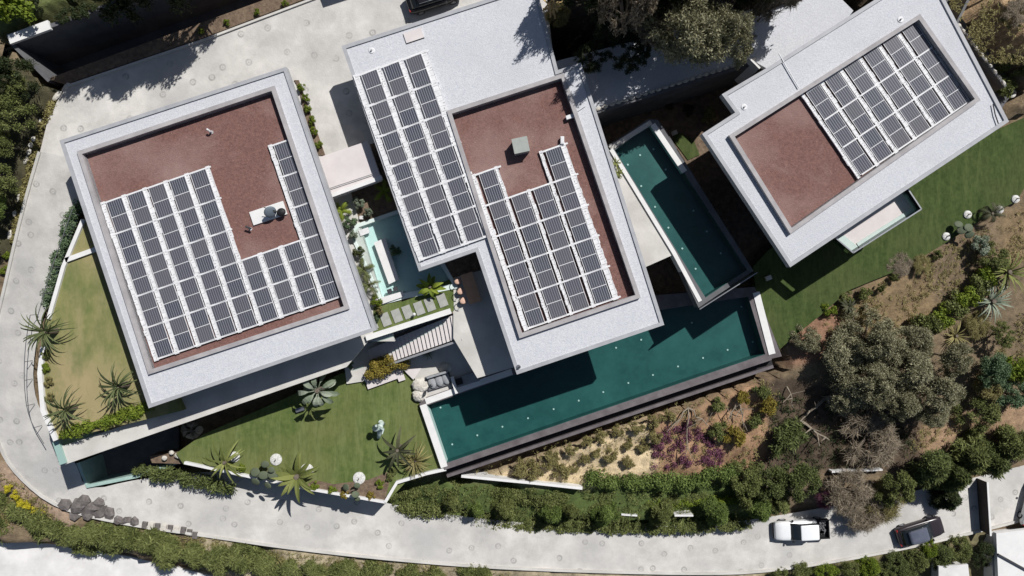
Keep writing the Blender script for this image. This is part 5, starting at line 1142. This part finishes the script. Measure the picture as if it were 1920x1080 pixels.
# olive group and right wood
OL = [(1570, 665, 3.0, 4.6), (1510, 640, 1.6, 3), (1640, 640, 2.6, 4.6), (1700, 690, 3.0, 5), (1640, 720, 2.6, 4.8), (1590, 730, 2.3, 4.2), (1760, 730, 2.6, 4.4), (1790, 670, 2.0, 4), (1720, 640, 2.2, 4.2), (1690, 760, 2.0, 3.8), (1750, 780, 1.8, 3.4)]
for i, (u, v, r_, h) in enumerate(OL):
    nm = ['largest western', 'small westernmost', 'northern', 'tall central', 'middle', 'south-western', 'south-eastern', 'eastern', 'north-eastern', 'southern', 'lower south-eastern'][i]
    tree('olive_tree', u, v, -2.2, r_ * .92, h * (.85 + .3 * ((i * 7) % 5) / 4), 'olive', 'l_olive', f'grey-green olive tree, {nm} of the big group right of the pool', 'olive tree', 'olive trees right of the long pool')
RT = [(1480, 820, 1.9, 1.6, 'drybush', 'l_conifer', 'fern-like green clump below the dead branches'), (1400, 905, 1.6, 2.4, 'broad', 'l_hedge', 'dark green tree at the east end of the dense hedge'), (1445, 905, 1.8, 2.6, 'broad', 'l_conifer', 'dark green tree second east of the dense hedge'), (1500, 895, 1.9, 2.8, 'broad', 'l_conifer', 'green tree left of the short cream wall'), (1460, 945, 1.5, 2.2, 'conifer', 'l_hedge', 'green bushy tree over the front of the pickup'),
      (1640, 815, 2.7, 2.6, 'twig', 'l_twig', 'bare brown twiggy tree below the olive group'), (1590, 925, 2.4, 3, 'twig', 'l_twig', 'bare twiggy tree above the pickup'), (1660, 930, 2.4, 3.2, 'twig', 'l_dry', 'brownish twiggy tree hanging over the road'), (1620, 960, 2.2, 2.6, 'twig', 'l_twig', 'sparse twiggy tree right of the pickup'), (1555, 930, 1.2, 2, 'twig', 'l_purple', 'purplish bare shrub above the pickup bed'), (1690, 905, 1.8, 2.8, 'broad', 'l_hedge', 'green tree beside the twiggy roadside tree'),
      (1745, 870, 2.2, 3.6, 'conifer', 'l_conifer', 'dark conifer, leftmost of the big row above the sport utility car'), (1790, 890, 2.0, 3.6, 'conifer', 'l_conifer', 'dark conifer above the gate shadow'), (1820, 855, 2.2, 3.8, 'conifer', 'l_hedge', 'tall conifer just above the gate'), (1860, 865, 2.0, 3.4, 'conifer', 'l_conifer', 'conifer just right of the gate'), (1890, 835, 1.9, 3.2, 'conifer', 'l_hedge', 'conifer near the right edge above the white car'), (1925, 825, 1.9, 3, 'conifer', 'l_hedge', 'conifer cut by the right edge above the white car'), (1780, 935, 1.5, 2.4, 'conifer', 'l_dark', 'dark conifer nearest the road left of the gate'),
      (1850, 775, 1.6, 2.4, 'broad', 'l_hedge', 'green tree beside the dirt track at the right'), (1900, 740, 1.6, 2.4, 'broad', 'l_teal', 'grey-green tree above the dirt track at the right edge'), (1905, 690, 1.6, 2.0, 'drybush', 'l_bright', 'bright green feathery bush at the right edge'), (1860, 690, 1.7, 2.8, 'broad', 'l_teal', 'dull green tree left of the bright bush'), (1880, 630, 1.3, 2.2, 'airy', 'l_hedge', 'dark loose tree below the yuccas'),
      (1850, 730, 1.3, 2, 'broad', 'l_dry', 'yellowish bush right of the olive group'), (1830, 610, 1.3, 1.6, 'twig', 'l_dry', 'straw coloured bush between the green shrubs and yuccas'), (1870, 490, 1.2, 1.5, 'broad', 'l_hedge', 'dark green bush above the yuccas'), (1912, 118, 1.5, 2.2, 'broad', 'l_hedge', 'green tree right of the right villa near the frame'), (1880, 165, 1.2, 1.5, 'drybush', 'l_hedge', 'green bush beside the east corner ring'), (1872, 60, 1.5, 1.0, 'twig', 'l_dry', 'pale brown dry scrub in the top right'), (1838, 26, 1.2, .9, 'twig', 'l_dry', 'pale brown scrub beside the top of the right villa'), (1912, 18, 1.3, 1.0, 'twig', 'l_twig', 'pale scrub in the top right corner'),
      (1840, 460, 1.0, 1.0, 'bush', 'l_silver', 'silver-grey round bush on the earth bank'), (1690, 500, 1.2, .8, 'twig', 'l_twig', 'low brown twiggy bush at the lawn edge'), (1730, 495, 1.0, .8, 'twig', 'l_dry', 'dry low bush at the lawn edge right of the brown one')]
for u, v, r_, h, k, m_, lb in RT: tree('bush' if h < 2 else 'tree', u, v, None, r_, h, k, m_, lb, 'bush' if h < 2 else 'tree')
for i, (u, v, r_) in enumerate([(1555, 583, .65), (1588, 560, .7), (1622, 552, .7), (1652, 540, .35), (1678, 520, .4), (1760, 478, .5)]): bush(u, v, r_, .8, 'l_hedge' if i else 'l_bright', f'green shrub, {ORD[i+1]} from the left along the right lawn edge', 'shrubs along the right lawn edge')
for i, (u, v, r_) in enumerate([(1735, 605, .8), (1765, 595, .9), (1790, 575, .9), (1815, 555, .9), (1838, 535, .9), (1855, 515, .8), (1750, 610, .7)]): bush(u, v, r_ * 1.35, 1.3, 'l_bright' if i % 2 else 'l_hedge', f'lush green shrub, {ORD[i+1]} of the diagonal row right of the olives', 'lush shrubs right of the olive trees')
for u, v, s_, lb, m_ in [(1895, 510, 1.3, 'large yucca with yellowish leaves at the right edge', 'l_agave'), (1865, 565, 1.3, 'large yucca with pale leaves below the first one', 'l_silver'), (1795, 630, .9, 'small reddish spiky plant on bare earth', 'l_dry')]:
    plant('yucca', u, v, None, rosette_mesh('crown', 42, 1.4, .06, 1.1, 1.0, M[m_], int(u), .4), .8, lb, 'yucca', s_, .15)
plant('palm', 1862, 400, -.6, palm_mesh('crown', 14, 1.3, M['l_palmdark'], 17, .9, nl=12, lw=.025, ll=.28), 1.0, 'dark spiky palm on the right lawn between white rings', 'palm', 1, .12)
plant('palm', 1590, 575, None, rosette_mesh('crown', 12, .9, .10, .7, 1.4, M['l_palmdark'], 44, .8), .8, 'dark thin-leaved plant on the red earth by the lawn shrubs', 'plant', 1, .1)
# bottom right hedge
for i, (u, v, r_, m_) in enumerate([(1500, 1078, 1.1, 'l_hedge'), (1550, 1072, 1.1, 'l_bright'), (1590, 1070, 1.1, 'l_hedge'), (1630, 1062, 1.2, 'l_bright'), (1680, 1058, 1.4, 'l_conifer'), (1720, 1050, 1.3, 'l_hedge'), (1765, 1040, 1.3, 'l_conifer'), (1740, 1030, .9, 'l_bright'), (1800, 1035, 1.3, 'l_hedge'), (1845, 1030, 1.3, 'l_dark'), (1460, 1085, 1.0, 'l_hedge'), (1660, 1085, 1.2, 'l_hedge'), (1700, 1090, 1.2, 'l_conifer')]):
    tree('shrub', u, v, -6.2 if u > 1600 else -5.6, r_, 1.8, 'broad', m_, f'leafy shrub, {NUMS[i]} in the row along the bottom right of the road', 'shrub', 'shrubs along the bottom right road edge')
# straw and weeds: nobody could count them
def scatter(name, poly, k, m, size, seed, rad=.16, per=9, elong=3):
    rn = random.Random(seed); us = [p[0] for p in poly]; vs_ = [p[1] for p in poly]; bl = []
    while len(bl) < k:
        u, v = rn.uniform(min(us), max(us)), rn.uniform(min(vs_), max(vs_))
        if not pip(np.array([u]), np.array([v]), poly)[0]: continue
        if noise.noise(Vector((u * .02, v * .02, seed))) < rn.uniform(-.5, .3): continue
        z = -1.5
        p = P(u, v, z); z = float(hfield(np.array([p.x]), np.array([p.y]))[0]); p = P(u, v, z); q = rn.uniform(.5, 1.5); bl.append((p.x, p.y, p.z + .03, rad * q, rad * q, .10))
    tag(inst(cloud(name, bl, k * per, size, seed, elong=elong, m=M[m]), name), kind='stuff')
scatter('dry_grass', [(870, 885), (1440, 700), (1470, 760), (1420, 860), (1090, 905)], 420, 'l_dry', .11, 5)
scatter('dry_grass', [(1540, 590), (1800, 450), (1930, 390), (1930, 480), (1720, 610), (1560, 640)], 700, 'l_dry', .11, 6)
scatter('dry_grass', [(1700, 860), (1930, 740), (1930, 560), (1840, 700), (1720, 800)], 350, 'l_dry', .12, 7)
scatter('weeds', [(1440, 730), (1700, 780), (1720, 880), (1440, 880)], 420, 'l_dark', .14, 8, .22)
scatter('weeds', [(730, 905), (1090, 920), (1430, 930), (1430, 990), (1000, 985), (735, 960)], 900, 'l_hedge', .12, 9, .2, 12)
scatter('weeds', [(0, 880), (110, 960), (130, 1000), (420, 1010), (440, 1040), (0, 980)], 350, 'l_dry', .12, 10)
scatter('weeds', [(480, 1030), (960, 1075), (960, 1090), (480, 1060)], 260, 'l_dry', .1, 12)
scatter('dry_grass', [(1770, -10), (1930, -10), (1930, 120), (1850, 120)], 400, 'l_dry', .13, 13)
# top centre wood
TC = [(1290, 66, 3.6, 8.0, 'olive', 'l_olive', 'large olive-green crown reaching over the upper path'), (1362, 66, 2.3, 7.0, 'olive', 'l_olive', 'smaller olive crown right of the large one over the path'), (1220, 30, 2.8, 4.5, 'airy', 'l_twig', 'loose brown-green tree left of the large olive crown'), (1150, 25, 2.4, 3.2, 'airy', 'l_dark', 'dark loose tree above the middle of the upper path'), (1110, 110, 1.6, 2.0, 'airy', 'l_dark', 'dark shrub between the pallets and the path'), (1330, -10, 2.4, 5, 'airy', 'l_twig', 'tall thin tree at the top edge above the path'), (1190, 100, 1.8, 2.6, 'airy', 'l_dark', 'dark tree just above the upper path'), (1050, 30, 1.0, 1.5, 'twig', 'l_dry', 'orange-brown shrub beside the middle villa corner'), (1450, -45, 2.8, 6.5, 'airy', 'l_twig', 'bare-looking tree above the right end of the path'), (1530, -75, 2.6, 7.5, 'airy', 'l_dark', 'tall tree beyond the frame left of the right villa'), (1250, -50, 3.2, 7, 'airy', 'l_dark', 'tall dark tree beyond the top edge above the path'), (1130, -70, 3, 7.5, 'airy', 'l_dark', 'tall dark tree beyond the top edge right of the middle villa'), (1390, -60, 3.0, 7, 'airy', 'l_dark', 'tall dark tree beyond the top edge over the kerb line')]
TC += [(1262, -50, 2.6, 10, 'airy', 'l_dark', 'very tall dark tree at the top edge above the middle of the path'), (1395, -95, 3.0, 10, 'airy', 'l_twig', 'very tall loose tree beyond the top edge, second over the path'), (1459, -74, 2.8, 10, 'airy', 'l_dark', 'very tall loose tree beyond the top edge, third over the path'), (1190, 0, 2.3, 11.5, 'airy', 'l_twig', 'very tall loose tree near the middle villa corner'), (1100, -82, 2.2, 11.5, 'airy', 'l_twig', 'very tall loose tree beyond the top edge beside the middle villa'), (1475, -20, 2.0, 8.5, 'twig', 'l_twig', 'bare branching tree whose shadow crosses the right end of the path')]
for u, v, r_, h, k, m_, lb in TC: tree('tree', u, v, 3.9, r_, h, k, m_, lb)
tree('tree', 1160, 60, 3.9, 1.4, 9.0, 'airy', 'l_twig', 'slender tall tree beside the east roof corner of the middle villa') if False else None
for k in range(24):
    u_ = 1122 + k * 12.6; v_ = 204 - k * 4.04; p_ = P(u_, v_, 3.6); o = MB().ellipsoid((0, 0, 0), (.24, .14, .1), None, 8, 5, .15, k).build('edging_stone', M['palerock']); o.location = p_; o.rotation_euler = (0, 0, .3)
    tag(o, f'pale edging stone on the south rim of the upper path, {NUMS[k]} from the west', 'stone', 'pale stones along the upper path')
for k in range(11):
    t_ = k / 10; p_ = P(1798 + 84 * t_, 48 + 108 * t_, 2.75 - t_); o = MB().ellipsoid((0, 0, 0), (.22, .15, .12), None, 8, 5, .15, k).build('edging_stone', M['palerock']); o.location = p_; o.rotation_euler = (0, 0, -.9)
    tag(o, f'white stone on the wall east of the right villa, {NUMS[k]} from the top', 'stone', 'white stones east of the right villa')
# pit
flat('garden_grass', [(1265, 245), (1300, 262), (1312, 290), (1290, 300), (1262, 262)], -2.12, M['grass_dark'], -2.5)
for i, (u, v, r_, m_, lb) in enumerate([(1330, 215, .8, 'l_dry', 'dim reddish bush in the sunken garden below the right villa'), (1290, 205, .6, 'l_dark', 'dark bush in the sunken garden near the raised pool'), (1250, 190, .7, 'l_dark', 'dark bush below the upper path parapet')]): bush(u, v, r_, .9, m_, lb, z=-2.2)
for i, (u, v, lb) in enumerate([(1155, 305, 'small yellow-green plant at the north-west corner of the raised pool'), (1160, 325, 'small green plant spilling over the deck beside the raised pool')]): plant('fern', u, v, 3.43, rosette_mesh('crown', 14, .5, .05, .8, 1.2, M['l_agave'], i, .1), .2, lb, 'plant', 1)
for u, v, lb in [(1274, 240, 'pair of white stones near the raised pool wall in shade'), (1442, 521, 'grey block at the tip of the right lawn')]:
    o = MB().box((0, 0, 0), (.45, .35, .3), .4).build('garden_stone', M['palerock']); z = -.3; p = P(u, v, z); o.location = (p.x, p.y, -.45 if u > 1400 else -2.05); tag(o, lb, 'stone')
